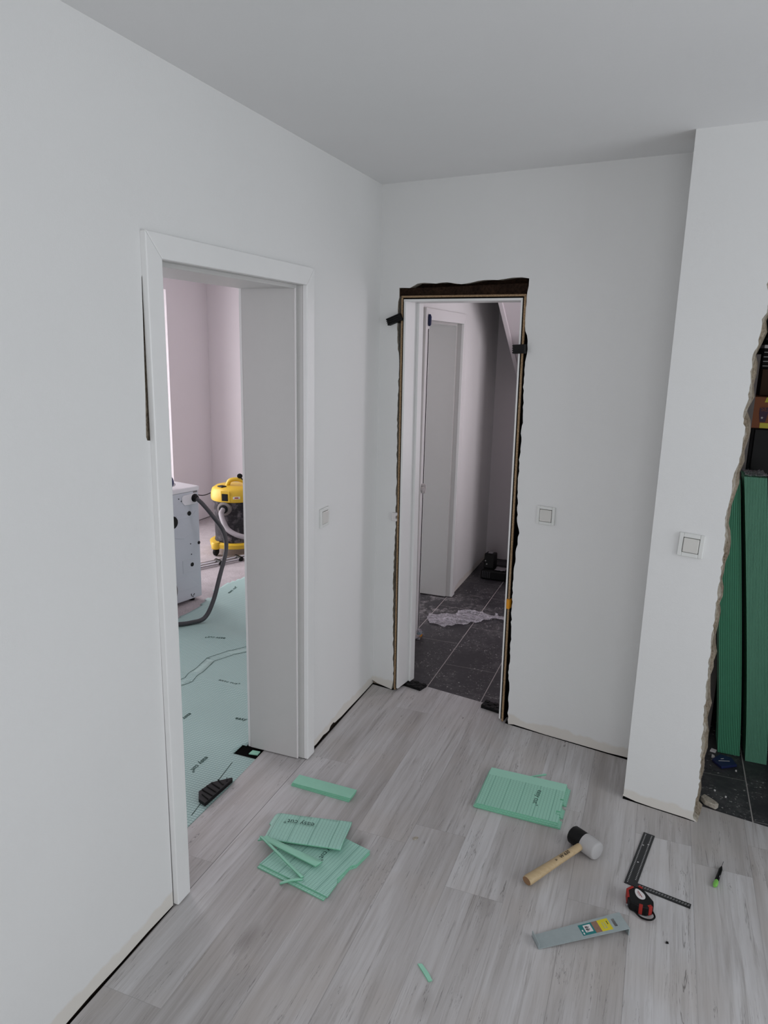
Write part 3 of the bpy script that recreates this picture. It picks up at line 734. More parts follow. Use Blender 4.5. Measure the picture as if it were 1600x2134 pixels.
# drain hose
import mathutils
def catmull(pts, n=8):
    pts = [Vector(p) for p in pts]; out = []
    P_ = [pts[0]*2-pts[1]] + pts + [pts[-1]*2-pts[-2]]
    for i in range(1, len(P_)-2):
        a, b_, c, d_ = P_[i-1:i+3]
        for k in range(n):
            t = k/n; out.append(.5*((2*b_)+(c-a)*t+(2*a-5*b_+4*c-d_)*t*t+(3*b_-a-3*c+d_)*t**3))
    out.append(pts[-1]); return out
b = MB(); b.lathe([(.028, 0), (.028, .01), (.02, .012), (.018, .03), (.014, .034)], mt @ Vector((.040, 0, .729)), 24, nb); b.build('drain_outlet', 'black', wm, smooth=True)
hp = catmull([tuple(mt @ Vector((.04, -.02, .729))), (-1.52, .684, .697), (-1.45, .705, .608), (-1.40, .744, .504), (-1.35, .692, .398), (-1.30, .535, .265), (-1.29, .435, .122), (-1.30, .35, .038), (-1.337, .255, .034), (-1.405, .205, .03), (-1.50, .17, .03)])
b = MB(); b.tube(hp, .0140, 14); b.build('drain_hose', 'hose', wm, smooth=True)
# things on the machine
r = root('round_weight', mt @ Vector((.22, .05, .806)), 'dark blue round disc standing on the washing machine at the door frame edge', 'disc')
b = MB(); b.lathe([(.045, -.012), (.052, -.008), (.052, .008), (.045, .012)], mt @ Vector((.243, .03, .862)), 28, -e2*.4+e1*.9); b.build('disc', 'blue', r, smooth=True)
b = MB(); b.tube([mt @ Vector((.235, .05, .845)), mt @ Vector((.168, .045, .832)), mt @ Vector((.160, .045, .832))], [.012, .013, .009], 12); b.build('chrome_fitting', 'chrome', r, smooth=True)['label'] = 'chrome fitting'

# vacuum cleaner
VC = Vector((-2.040, 1.885, 0))
vr = root('vacuum_cleaner', VC, 'yellow and dusty black wet and dry vacuum cleaner behind the washing machine', 'vacuum cleaner')
b = MB(); b.lathe([(.165, .097), (.168, .11), (.162, .13), (.168, .30), (.170, .44), (.176, .45), (.176, .465)], VC, 48); b.build('drum', 'drum', vr, smooth=True)
b = MB(); b.lathe([(.178, .466), (.187, .472), (.190, .49), (.188, .53), (.178, .565), (.15, .585), (.06, .592), (.0, .592)][:7], VC, 48); b.build('motor_head', 'yellow', vr, smooth=True)
dv = Vector((1.312, -3.33, 0))-VC; dv.normalize(); rv = Vector((-dv.y, dv.x, 0))    # towards the viewer, to the right
b = MB()
hh = [VC+rv*(-.055)+dv*.02+Vector((0, 0, .585)), VC+rv*(-.035)+dv*.03+Vector((0, 0, .632)), VC+rv*.02+dv*.03+Vector((0, 0, .642)), VC+rv*.075+dv*.03+Vector((0, 0, .625)), VC+rv*.09+dv*.03+Vector((0, 0, .585))]
b.tube(catmull(hh, 5), .018, 12); b.build('handle', 'yellow', vr, smooth=True)
def onhead(a, z, rad, wd, hgt, dp, name, mt_, par=vr, bev=.004):
    dirv = (dv*math.cos(a)+rv*math.sin(a)); side = Vector((-dirv.y, dirv.x, 0))
    mm = Matrix((side, dirv, Vector((0, 0, 1)))).transposed().to_4x4(); mm = Matrix.Translation(VC+dirv*rad+Vector((0, 0, z))) @ mm
    b = MB(); b.box((-wd/2, -dp/2, -hgt/2), (wd/2, dp/2, hgt/2), mm); return b.build(name, mt_, par, bevel=bev)
onhead(-.42, .515, .184, .052, .062, .018, 'power_socket', 'black')
onhead(-.40, .562, .178, .040, .014, .02, 'switch_button', 'grey')
onhead(-.40, .522, .186, .078, .098, .006, 'socket_panel', 'yellow')
stk = onhead(.08, .512, .187, .056, .022, .006, 'warning_sticker', 'label_white')
onhead(.08, .512, .190, .030, .010, .003, 'sticker_print', 'red', par=stk)
onhead(-.95, .590, .12, .06, .012, .05, 'latch', 'black')
b = MB(); b.tube([VC+rv*.105+dv*.03+Vector((0, 0, .575)), VC+rv*.12+dv*.05+Vector((0, 0, .63)), VC+rv*.15+dv*.05+Vector((0, 0, .60))], .012, 8); b.build('hose_holder', 'black', vr, smooth=True)
b = MB(); b.lathe([(.01, -.006), (.022, 0), (.01, .006)], VC+rv*.045+dv*.05+Vector((0, 0, .675)), 16, dv); b.tube([VC+rv*.045+dv*.05+Vector((0, 0, .672)), VC+rv*.075+dv*.04+Vector((0, 0, .630))], .005, 6); b.build('plug', 'black', vr, smooth=True)
# base
b = MB(); b.lathe([(.17, .060), (.205, .064), (.208, .098), (.190, .106), (.172, .106)], VC, 48)
for a in range(4):
    an = a*math.pi/2+math.pi*.72+math.atan2(dv.y, dv.x); c = VC+Vector((math.cos(an), math.sin(an), 0))*.205
    b.lathe([(.030, .054), (.036, .060), (.036, .104), (.028, .114)], c, 20)
vbase = b.build('base', 'yellow', vr, smooth=True)
for a in range(4):
    an = a*math.pi/2+math.pi*.72+math.atan2(dv.y, dv.x); c = VC+Vector((math.cos(an), math.sin(an), 0))*.205
    b = MB(); b.lathe([(.030, -.014), (.037, -.007), (.037, .007), (.030, .014)], c+Vector((0, 0, .0300)), 24, dv*.5+rv); b.build('caster_wheel', 'black', vbase, smooth=True)
    b = MB(); b.tube([c+Vector((0, 0, .060)), c+Vector((0, 0, .035))], .008, 8); b.build('caster_stem', 'grey', vbase)
pc = VC+dv*.160+rv*(-.082)+Vector((0, 0, .415)); dpt = (dv+rv*(-.45)).normalized()
b = MB(); b.lathe([(.058, -.02), (.058, .008), (.046, .014), (.040, .016)], pc, 28, dpt); hport = b.build('hose_port', 'grey', vr, smooth=True)
b = MB(); b.lathe([(.036, .0), (.036, .028), (.030, .03)], pc, 28, dpt); b.build('port_ring', 'black', hport, smooth=True)
b = MB(); hv = catmull([pc+dpt*.02, pc+dpt*.06+Vector((0, 0, -.03)), (-1.965, 1.60, .335), (-1.90, 1.57, .275), (-1.78, 1.57, .235), (-1.62, 1.62, .23), (-1.5, 1.68, .24)], 8)
b.tube(hv, .021, 14); b.build('suction_hose', 'hosegrey', vr, smooth=True)
b = MB(); b.tube(catmull([VC-rv*.17+Vector((0, 0, .53)), VC-rv*.25+Vector((0, 0, .50)), VC-rv*.35+Vector((0, 0, .515)), VC-rv*.5+Vector((0, 0, .52)), VC-rv*.8+Vector((0, 0, .50))]), .004, 6); b.build('power_cable', 'black', vr, smooth=True)
vr.scale = (1.04, 1.04, .975)
# steel tubes on the floor
A0, A1 = Vector((-2.17, 1.10, .012)), Vector((-1.71, 2.02, .012)); dd = (A1-A0).normalized(); nn = Vector((dd.y, -dd.x, 0))
tr_ = root('steel_tubes', (A0+A1)/2-Vector((0, 0, .02)), 'pair of clipped steel tubes lying in front of the vacuum cleaner', 'tubes')
for s_, rad in ((0, .016), (.055, .011)):
    b = MB(); b.tube([A0+nn*s_, A1+nn*s_], rad, 14); b.build('tube', 'chrome', tr_, smooth=True)
for k in (.44, .62):
    c = A0+(A1-A0)*k; b = MB(); b.tube([c+nn*(-.022)-dd*.008, c+nn*.070-dd*.008], .020, 10); b.build('clip', 'black', tr_, smooth=True)

# --- foam sheets on the laminate ------------------------------------------
def frame2(o, xd):
    """local->world for a sheet: origin o, x direction xd"""
    return math.atan2(xd[1], xd[0])
def notched(w_, d_, notches):
    """rectangle 0..w, 0..d; right edge has small notches [(y0,y1,depth)]"""
    P_ = [(0, 0), (w_, 0)]
    for y0, y1, dp in notches: P_ += [(w_, y0), (w_-dp, y0), (w_-dp, y1), (w_, y1)]
    return P_ + [(w_, d_), (0, d_)]
# pack on the right: origin near p1b (.765,-.837), x towards p4 (1.097,-.846)
for k in range(4):
    w_, d_ = .330, .268; ox, oy = [(.770, -.829), (.766, -.833), (.771, -.830), (.776, -.826)][k]
    w2 = [.334, .330, .322, .316][k]
    o = sheet_mesh('foam_sheet', notched(w2, d_, [(.045, .066, .012), (.120, .150, .016)] if k < 3 else [(.050, .075, .016), (.150, .158, .012)]), .0046, ['under_m' if k == 3 else 'under', 'under_edge'], 
        ['green foam underlay sheet at the bottom of the neat pile near the mallet', 'green foam underlay sheet second from the bottom of the neat pile near the mallet',
         'green foam underlay sheet just under the top of the neat pile near the mallet', 'green foam underlay sheet with plain margin, top of the neat pile near the mallet'][k],
        'foam sheets in the neat pile by the mallet', z=.0005+.005*k, org=Vector((ox, oy, 0)), rz=-.02+.006*k)
    if k == 3: toppack = o
zt2 = .0005+.005*3+.0046+.0004
t_ = text('easy cut°', 'print', 'ink', None, (0, 0, 0), (1, 0, 0), (0, 1, 0), .030, .0002)
t_.parent = toppack; t_.location = (.218, .128, .0049); t_.rotation_euler = (0, 0, -1.62)
# strip stack of three
for k in range(3):
    o = sheet_mesh('foam_strip', [(0, 0), (.262, 0), (.262, .062), (0, .062)], .0046, ['under_plain', 'under_edge'],
        ['narrow green foam strip at the bottom of the pile of three strips', 'narrow green foam strip in the middle of the pile of three strips', 'narrow plain green foam strip on top of the pile of three strips'][k],
        'narrow foam strips piled by the white door frame', 'foam strip', z=.0005+.0051*k, org=Vector((.040+.002*k, -.985+.001*k, 0)), rz=-.035+.01*k)
# fan on the left: two flat bottom sheets, a folded one on edge, top sheet
labels = ['green foam sheet with notched right edge at the bottom of the fanned heap', 'green foam sheet with half hidden print, second in the fanned heap']
hb = lambda q, s_: q
BS = [(.163, -1.449), (.440, -1.500), (.447, -1.425), (.440, -1.422), (.452, -1.405), (.461, -1.335), (.478, -1.318), (.496, -1.236), (.34, -1.20), (.20, -1.24)]
def world_sheet(name, poly, z, th, mats, label, group, cat='underlay sheet', hfun=None, rz=0):
    c = (sum(p[0] for p in poly)/len(poly), sum(p[1] for p in poly)/len(poly))
    ca, sa = math.cos(-rz), math.sin(-rz)
    loc = [((p[0]-c[0])*ca-(p[1]-c[1])*sa, (p[0]-c[0])*sa+(p[1]-c[1])*ca) for p in poly]
    b = MB(); b.prism(loc, fZ, 0, th, side=1); o = b.build(name, mats)
    o.location = (c[0], c[1], z); o.rotation_euler = (0, 0, rz); return tag(o, label, cat, group)
def tri_sheet(name, poly, zfun, th, mats, label, group, rz=0, res=.02, cat='underlay sheet'):
    """sheet with a height that varies over the floor, made on a clipped grid"""
    c = Vector((sum(p[0] for p in poly)/len(poly), sum(p[1] for p in poly)/len(poly), 0))
    bm = bmesh.new(); vv_ = [bm.verts.new((p[0]-c.x, p[1]-c.y, 0)) for p in poly]; bm.faces.new(vv_)
    inv = Matrix.Rotation(-rz, 4, 'Z')
    lo = [min(p[i] for p in poly)-c[i] for i in (0, 1)]; hi = [max(p[i] for p in poly)-c[i] for i in (0, 1)]
    for ax in (0, 1):
        q = lo[ax]+res
        while q < hi[ax]:
            pco = Vector((0, 0, 0)); pco[ax] = q; pn = Vector((0, 0, 0)); pn[ax] = 1
            bmesh.ops.bisect_plane(bm, geom=bm.verts[:]+bm.edges[:]+bm.faces[:], plane_co=pco, plane_no=pn); q += res
    for v_ in bm.verts: v_.co.z = zfun(v_.co.x+c.x, v_.co.y+c.y)
    bmesh.ops.recalc_face_normals(bm, faces=bm.faces)
    bm.normal_update()
    if bm.faces and sum(f.normal.z for f in bm.faces) < 0: bmesh.ops.reverse_faces(bm, faces=bm.faces)
    for f in bm.faces: f.smooth = True
    bm.transform(inv)
    me = bpy.data.meshes.new(name); bm.to_mesh(me); bm.free()
    for q in mats: me.materials.append(M[q])
    o = bpy.data.objects.new(name, me); COL.objects.link(o); o.location = c; o.rotation_euler = (0, 0, rz)
    md = o.modifiers.new('solid', 'SOLIDIFY'); md.thickness = th; md.offset = 1; md.material_offset_rim = 1; md.use_even_offset = False
    return tag(o, label, cat, group)
G = 'foam sheets fanned out in the left heap'
world_sheet('foam_sheet', [(p[0]-.003, p[1]-.004) for p in BS], .0005, .0046, ['under', 'under_edge'], labels[0], G, rz=-.19)
SS = [(.162, -1.441), (.445, -1.492), (.449, -1.425), (.440, -1.405), (.458, -1.330), (.474, -1.316), (.490, -1.232), (.34, -1.195), (.20, -1.235)]
s2 = world_sheet('foam_sheet', SS, .0055, .0046, ['under_b', 'under_edge'], labels[1], G, rz=-.19)
t_ = text('easy cut°', 'print', 'ink', None, (0, 0, 0), (1, 0, 0), (0, 1, 0), .030, .0002); t_.parent = s2
t_.location = s2.matrix_world.inverted() @ Vector((0, 0, 0)) if 0 else (Matrix.Rotation(.19, 4, 'Z') @ (Vector((.350, -1.292, .0103))-Vector(s2.location))); t_.rotation_euler = (0, 0, -1.48)
# tilted narrow sheets standing half open between bottom and top (fold)
F1 = [(.110, -1.352), (.125, -1.330), (.365, -1.362), (.352, -1.392)]
tri_sheet('foam_strip', F1, lambda x, y: .018+.012*max(0, (.36-x)/.25), .0045, ['under_plain', 'under_edge'], 'narrow green foam strip sticking out under the topmost sheet of the fanned heap', G, rz=-.16, cat='foam strip')
F2 = [(.113, -1.358), (.120, -1.352), (.337, -1.447), (.330, -1.456)]
tri_sheet('foam_strip', F2, lambda x, y: .0155+.028*max(0, (.33-x)/.22), .0045, ['under_plain', 'under_edge'], 'thin green foam sliver lying diagonally across the fanned heap', G, rz=-.4, cat='foam strip')
F3 = [(.268, -1.487), (.273, -1.497), (.338, -1.458), (.334, -1.448)]
tri_sheet('foam_strip', F3, lambda x, y: .0115 if x > .30 else .0015+(.01*max(0, (x-.268)/.032)), .004, ['under_plain', 'under_edge'], 'short green foam offcut hanging over the front edge of the fanned heap', G, rz=.5, cat='foam strip')
TS = [(.088, -1.183), (.098, -1.176), (.372, -1.124), (.399, -1.292), (.118, -1.338), (.112, -1.350), (.104, -1.347), (.110, -1.300), (.100, -1.296), (.094, -1.22), (.086, -1.216)]
def ztop(x, y):
    k = max(0, min(1, (x-.08)/.30)); return .006+.012*k if y > -1.23 else .012+.010*k+.006*max(0, (-1.28-y)/.06)
TS = [(.088, -1.183), (.100, -1.174), (.372, -1.122), (.400, -1.290), (.124, -1.336), (.102, -1.352), (.100, -1.338), (.116, -1.325), (.104, -1.26), (.094, -1.255), (.086, -1.20)]
o = tri_sheet('foam_sheet', TS, lambda x, y: .008+.010*max(0, min(1, (-1.16-y)/.08))+.006*max(0, min(1, (x-.1)/.25)), .0046, ['under_b', 'under_edge'], 'pale green foam sheet with upside down print, topmost of the fanned heap', G, rz=.17)
t_ = text('easy cut°', 'print', 'ink', None, (0, 0, 0), (1, 0, 0), (0, 1, 0), .032, .0002); t_.parent = o
t_.location = Matrix.Rotation(-.17, 4, 'Z') @ (Vector((.196, -1.212, .0268))-Vector(o.location)); t_.rotation_euler = (math.radians(-4), 0, math.pi-.0)
# loose slivers
def sliver(poly, label, h=.004):
    c = (sum(p[0] for p in poly)/len(poly), sum(p[1] for p in poly)/len(poly))
    b = MB(); b.prism([(p[0]-c[0], p[1]-c[1]) for p in poly], fZ, 0, h, side=1); o = b.build('foam_sliver', ['under_plain', 'under_edge'], bevel=.0005); o.location = (c[0], c[1], .0003); tag(o, label, 'foam offcut')
sliver([(.935, -.540), (.995, -.500), (1.000, -.492), (.992, -.490), (.938, -.532)], 'thin green foam sliver on the laminate just behind the neat pile')
sliver([(.800, -1.622), (.812, -1.617), (.840, -1.640), (.857, -1.660), (.848, -1.668), (.832, -1.652)], 'curved green foam sliver alone on the laminate in the foreground')

# --- rubber mallet
HC = Vector((1.203, -.921, .0335)); ha = Vector((.076, -.052, 0)).normalized(); hb_ = Vector((-ha.y, ha.x, 0)); hb_ = -hb_ if hb_.x > 0 else hb_
butt = Vector((1.037, -1.18, .019)); hd = (butt-HC); 
ml = root('rubber_mallet', (HC.x, HC.y, 0), 'wooden handled mallet with one black and one white rubber face', 'mallet')
b = MB(); b.lathe([(.029, -.060), (.0325, -.056), (.0335, -.02), (.0335, -.004)], HC, 40, ha); b.build('black_face', 'black', ml, smooth=True)
b = MB(); b.lathe([(.0335, -.004), (.0335, .048), (.031, .054), (.028, .056)], HC, 40, ha); b.build('white_face', 'rubber_white', ml, smooth=True)
hdn = hd.normalized(); side = hdn.cross(Vector((0, 0, 1))).normalized(); upv = side.cross(hdn)
b = MB(); prof = [(.024, .0135, .0115), (.05, .0145, .012), (.12, .0150, .0125), (.2, .0165, .0135), (.26, .0185, .015), (.298, .0195, .016), (.3055, .0175, .014)]
rings = []; n = 20
for dist, ra, rb in prof:
    c = HC+hdn*dist
    rings += [c+side*ra*math.cos(2*math.pi*k/n)+upv*rb*math.sin(2*math.pi*k/n) for k in range(n)]
fs = [(i*n+k, i*n+(k+1) % n, (i+1)*n+(k+1) % n, (i+1)*n+k) for i in range(len(prof)-1) for k in range(n)]
b.add(rings, fs); b.mat(1).f.append([(len(prof)-1)*n+k for k in range(n)]); b.mi.append(1); b.f.append(list(range(n))[::-1]); b.mi.append(0)
b.build('handle', ['wood', 'wood_end'], ml, smooth=True)
hx = hdn*-1
toc = (Vector((1.312, -3.33, 1.776))-HC).normalized()
pn = (toc - hdn*toc.dot(hdn)).normalized(); pn = (pn*.7+Vector((0, 0, .9))).normalized(); pn = (pn-hdn*pn.dot(hdn)).normalized()
yd = pn.cross(hx); 
for s_, dist, sz in (('W 630', .118, .017), ('2c', .162, .010)):
    text(s_, 'stamp', 'black_matt', ml, HC+hdn*dist+pn*.0150, hx, yd, sz, .0003)

# --- framing square
sq = root('framing_square', (1.346, -1.035, 0), 'black steel square with pale scale marks lying beside the tape measure', 'square')
u1 = Vector((1.399-1.346, -.731+1.035, 0)).normalized(); u2 = Vector((1.549-1.346, -1.075+1.035, 0)).normalized()
O2 = Vector((1.346, -1.035, 0))
def qd(a, c): p = O2+u1*a+u2*c; return (p.x, p.y)
b = MB(); b.prism([qd(0, 0), qd(.31, 0), qd(.31, .040), qd(0, .040)], fZ, .0005, .0035); b.build('long_blade', 'square', sq)
b = MB(); b.prism([qd(0, .0402), qd(0, .212), qd(.021, .212), qd(.021, .0402)], fZ, .0005, .0033); b.build('short_blade', 'square', sq)
b = MB()
for side_, c0, c1 in ((0, .007, .011), (1, .029, .033)):
    for k in range(36):
        a = .008+k*.0083
        if side_ == 1 and a < .03: continue
        b.prism([qd(a, c0), qd(a+.0032, c0), qd(a+.0032, c1), qd(a, c1)], fZ, .0035, .0038)
b.build('scale_marks', 'mark_grey', sq)
b = MB()
for k in range(18):
    a = .045+k*.0092
    b.prism([qd(.008, a), qd(.008, a+.006), qd(.0095, a+.006), qd(.0095, a)], fZ, .0033, .0036); b.prism([qd(.013, a+.002), qd(.013, a+.007), qd(.0145, a+.007), qd(.0145, a+.002)], fZ, .0033, .0036)
b.build('scale_marks', 'mark_grey', sq)
for a, c in ((.232, .014), (.244, .030), (.128, .018)):
    b = MB(); p = qd(a, c); b.lathe([(.0032, .0034), (.0032, .0039)], (p[0], p[1], 0), 12); b.build('worn_spot', 'mark_grey', sq)

# --- tape measure
tm = root('tape_measure', (1.395, -1.125, 0), 'black and red tape measure with white oval label', 'tape measure')
TP = [(1.360, -1.140), (1.355, -1.105), (1.372, -1.085), (1.392, -1.074), (1.404, -1.080), (1.440, -1.128), (1.441, -1.152), (1.420, -1.168), (1.392, -1.166), (1.368, -1.158)]
b = MB(); b.prism(TP, fZ, .001, .034); b.build('case', 'black', tm, bevel=.004)
c0 = Vector((1.397, -1.124, 0))
def grip(i0, i1, z0, z1, name, mt_, k=1.04):
    a = Vector((*TP[i0], 0)); c = Vector((*TP[i1], 0))
    n_ = (c-a).cross(Vector((0, 0, 1))).normalized(); 
    if n_.dot((a+c)/2-c0) < 0: n_ = -n_
    p = [a+n_*.0015, c+n_*.0015, c-n_*.006, a-n_*.006]
    b = MB(); b.prism([(q.x, q.y) for q in p], fZ, z0, z1); b.build(name, mt_, tm, bevel=.001)
grip(0, 1, .006, .036, 'red_grip', 'red'); grip(1, 2, .010, .0365, 'red_grip', 'red'); 
a, c = Vector((*TP[9], 0)), Vector((*TP[8], 0)); 
for i0, f0, f1 in ((8, .15, .55), (7, .3, .8)):
    a, c = Vector((*TP[i0], 0)), Vector((*TP[i0-1], 0)); n_ = (c-a).cross(Vector((0, 0, 1))).normalized(); n_ = n_ if n_.dot((a+c)/2-c0) > 0 else -n_
    p, q = a+(c-a)*f0, a+(c-a)*f1; pts = [p+n_*.0015, q+n_*.0015, q-n_*.009, p-n_*.009]
    b = MB(); b.prism([(v_.x, v_.y) for v_ in pts], fZ, .004, .0352); b.build('red_grip', 'red', tm, bevel=.001)
grip(3, 4, .02, .0362, 'lock_button', 'red')
lab = [(1.378+.024*math.cos(t)-.0*math.sin(t), -1.12+.0135*math.sin(t)*(1+.25*math.cos(t))) for t in [2*math.pi*k/28 for k in range(28)]]
ca, sa = math.cos(-1.05), math.sin(-1.05)
lab = [(1.396+(x-1.378)*ca-(y+1.12)*sa, -1.113+(x-1.378)*sa+(y+1.12)*ca) for x, y in lab]
b = MB(); b.prism(lab, fZ, .034, .0352); olab = b.build('oval_label', 'label_white', tm)
b = MB(); b.tube([(1.390, -1.101, .0354), (1.404, -1.126, .0354)], .0011, 6); b.tube([(1.388, -1.107, .0354), (1.397, -1.124, .0354)], .0006, 6); b.build('label_print', 'red', olab)
b = MB(); b.tube(catmull([(1.438, -1.148, .012), (1.446, -1.170, .010), (1.432, -1.186, .008), (1.405, -1.183, .006), (1.385, -1.165, .008)], 5), .003, 8); b.build('wrist_strap', 'black', tm, smooth=True)
b = MB(); b.box((1.356, -1.146, .004), (1.364, -1.14, .012)); b.build('end_hook', 'chrome', tm)

# --- marker pen
tip, but = Vector((1.672, -.782, .004)), Vector((1.634, -.938, .008)); ax = (tip-but); Ln = ax.length; ax.normalize()
pr_ = root('marking_pen', but*1, 'black marking pen with thin metal tip and light green cap end', 'pen')
b = MB(); b.tube([but-ax*.004, but+ax*.004, but+ax*.022, but+ax*.030], [.005, .0078, .0078, .0055], 14); b.build('green_cap', 'green', pr_, smooth=True)
b = MB(); b.tube([but+ax*.030, but+ax*.036, but+ax*.05, but+ax*.10, but+ax*.118], [.0055, .0072, .0068, .0060, .0022], 14); b.build('barrel', 'black', pr_, smooth=True)
b = MB(); b.tube([but+ax*.118, but+ax*.150], .0011, 8); b.build('metal_tip', 'chrome', pr_)
b = MB(); q = but+ax*.044+Vector((.006, 0, .004)); b.tube([q, q+ax*.012], .0022, 8); b.build('clip', 'chrome', pr_)

# --- pull bar
pb = root('pull_bar', (1.24, -1.33, 0), 'galvanised steel pull bar with yellow and teal label, ends bent', 'pull bar')
A_ = Vector((1.107, -1.412, 0)); B_ = Vector((1.372, -1.262, 0)); ux = (B_-A_).normalized(); 
A_ = Vector((1.119, -1.432, 0)); uy = Vector((-ux.y, ux.x, 0)); 
# quad corners measured: near-left, far-left, far-right, near-right
c00, c01, c11, c10 = Vector((1.121, -1.431, 0)), Vector((1.100, -1.408, 0)), Vector((1.326, -1.210, 0)), Vector((1.374, -1.268, 0))
ux = Vector((c10-c00)).normalized(); uy = Vector((-ux.y, ux.x, 0)); W_ = .066; LL = (c10-c00).length
O3 = c00
zh = .026
def pbp(a, c, z): return O3+ux*a+uy*(c*(.78+.22*a/LL))+Vector((0, 0, z))
b = MB(); z_l, z_r = .0008, .0245; th = .003
# top plate with a hanging slot left open: frame of four pieces
def plate(a0, a1, c0_, c1_):
    zz = lambda a: z_l+(z_r-z_l)*a/LL
    vs = [pbp(a, c, zz(a)+h) for a in (a0, a1) for c in (c0_, c1_) for h in (0, th)]
    b.add(vs, [(0, 1, 3, 2), (4, 6, 7, 5), (0, 4, 5, 1), (2, 3, 7, 6), (0, 2, 6, 4), (1, 5, 7, 3)])
w0 = 0; sl0, sl1 = LL-.040, LL-.030
plate(0, sl0, 0, W_); plate(sl1, LL, 0, W_); plate(sl0, sl1, 0, .018); plate(sl0, sl1, W_-.016, W_)
b.build('plate', 'galv', pb)
b = MB(); vs = [pbp(a, c, z) for a in (0, .003) for c in (0, W_) for z in (.001, .021)]
b.add(vs, [(0, 1, 3, 2), (4, 6, 7, 5), (0, 4, 5, 1), (2, 3, 7, 6), (0, 2, 6, 4), (1, 5, 7, 3)]); b.build('striking_end', 'galv', pb, bevel=.001)
b = MB(); vs = [pbp(a, c, z) for a in (LL-.003, LL+.0005) for c in (0, W_) for z in (.001, z_r+th)]
b.add(vs, [(0, 1, 3, 2), (4, 6, 7, 5), (0, 4, 5, 1), (2, 3, 7, 6), (0, 2, 6, 4), (1, 5, 7, 3)]); b.build('hooked_end', 'galv', pb, bevel=.001)
def lbl(a0, a1, c0_, c1_, name, mt_, h=0, par=None):
    b = MB(); zz = lambda a: z_l+(z_r-z_l)*a/LL+th
    vs = [pbp(a, c, zz(a)+q) for a in (a0, a1) for c in (c0_, c1_) for q in (h, h+.0004)]
    b.add(vs, [(0, 1, 3, 2), (4, 6, 7, 5), (0, 4, 5, 1), (2, 3, 7, 6), (0, 2, 6, 4), (1, 5, 7, 3)]); return b.build(name, mt_, par or pb)
y0, y1 = .010, .056
ylab = lbl(LL-.086, LL-.050, y0, y1, 'yellow_label', 'label_yellow'); lbl(LL-.106, LL-.086, y0, y1, 'photo_label', 'label_brown'); tlab = lbl(LL-.150, LL-.106, y0, y1, 'teal_label', 'label_teal')
lbl(LL-.136, LL-.112, y0+.010, y1-.006, 'barcode_panel', 'label_white', .0004, tlab)
for k in range(5): lbl(LL-.132, LL-.124 + (.004 if k % 2 else 0), y0+.014+k*.0045, y0+.016+k*.0045+(.001 if k % 2 else 0), 'barcode_bar', 'black_matt', .0008, tlab)
lbl(LL-.146, LL-.142, y0+.004, y0+.012, 'symbol', 'label_white', .0004, tlab); lbl(LL-.146, LL-.142, y0+.016, y0+.024, 'symbol', 'label_white', .0004, tlab)
lbl(LL-.074, LL-.0725, y0+.010, y1-.012, 'label_print', 'galv', .0004, ylab); lbl(LL-.066, LL-.0645, y0+.010, y1-.012, 'label_print', 'galv', .0004, ylab); lbl(LL-.074, LL-.0645, y0+.009, y0+.0105, 'label_print', 'galv', .0004, ylab)
lbl(LL-.058, LL-.056, y0+.022, y1-.010, 'label_print', 'black_matt', .0004, ylab)
# small bits on the floor
b = MB(); b.prism([(1.480, -1.258), (1.489, -1.256), (1.487, -1.248), (1.4845, -1.252), (1.482, -1.249)], fZ, .0002, .003)
o = b.build('plastic_flake', 'black'); own_origin(o, (1.485, -1.253, 0)); tag(o, 'tiny black plastic flake on the laminate right of the pull bar', 'flake')
b = MB(); b.prism([(.606, -1.102), (.613, -1.106), (.622, -1.098), (.624, -1.088), (.616, -1.086), (.609, -1.094)], fZ, .0002, .0035)
o = b.build('plaster_crumb', 'mortar'); own_origin(o, (.615, -1.096, 0)); tag(o, 'pale plaster crumb on the laminate between the two foam heaps', 'crumb')
r_ = random.Random(5)

# --- hall things
ch = root('battery_charger', (.2, 2.1, 0), 'black battery radio on the tiles at the end of the hall', 'charger')  # two-part battery charger, low body and battery tower
b = MB(); b.box((.100, 2.00, .0), (.300, 2.20, .075)); b.build('body', 'black', ch, bevel=.012)
b = MB(); b.prism([(2.06, .075), (2.20, .075), (2.19, .175), (2.09, .185)], fX, .105, .185); b.build('battery_tower', 'black', ch, bevel=.006)
b = MB(); b.box((.130, 2.10, .186), (.165, 2.15, .190)); b.build('label_plate', 'silver', ch, bevel=.001)
for k in range(5):
    b = MB(); b.box((.112+k*.014, 1.996, .015), (.118+k*.014, 2.001, .065)); b.build('grille_rib', 'hose', ch)
b = MB(); b.lathe([(.005, 0), (.005, .003)], (.118, 2.074, .13), 10, (0, -1, 0)); b.lathe([(.006, 0), (.006, .003)], (.130, 2.070, .105), 10, (0, -1, 0)); b.build('button', 'mark_grey', ch)
fbag = root('foil_pouch', (.25, 2.08, .075), 'small silver foil pouch lying on the black radio', 'pouch')
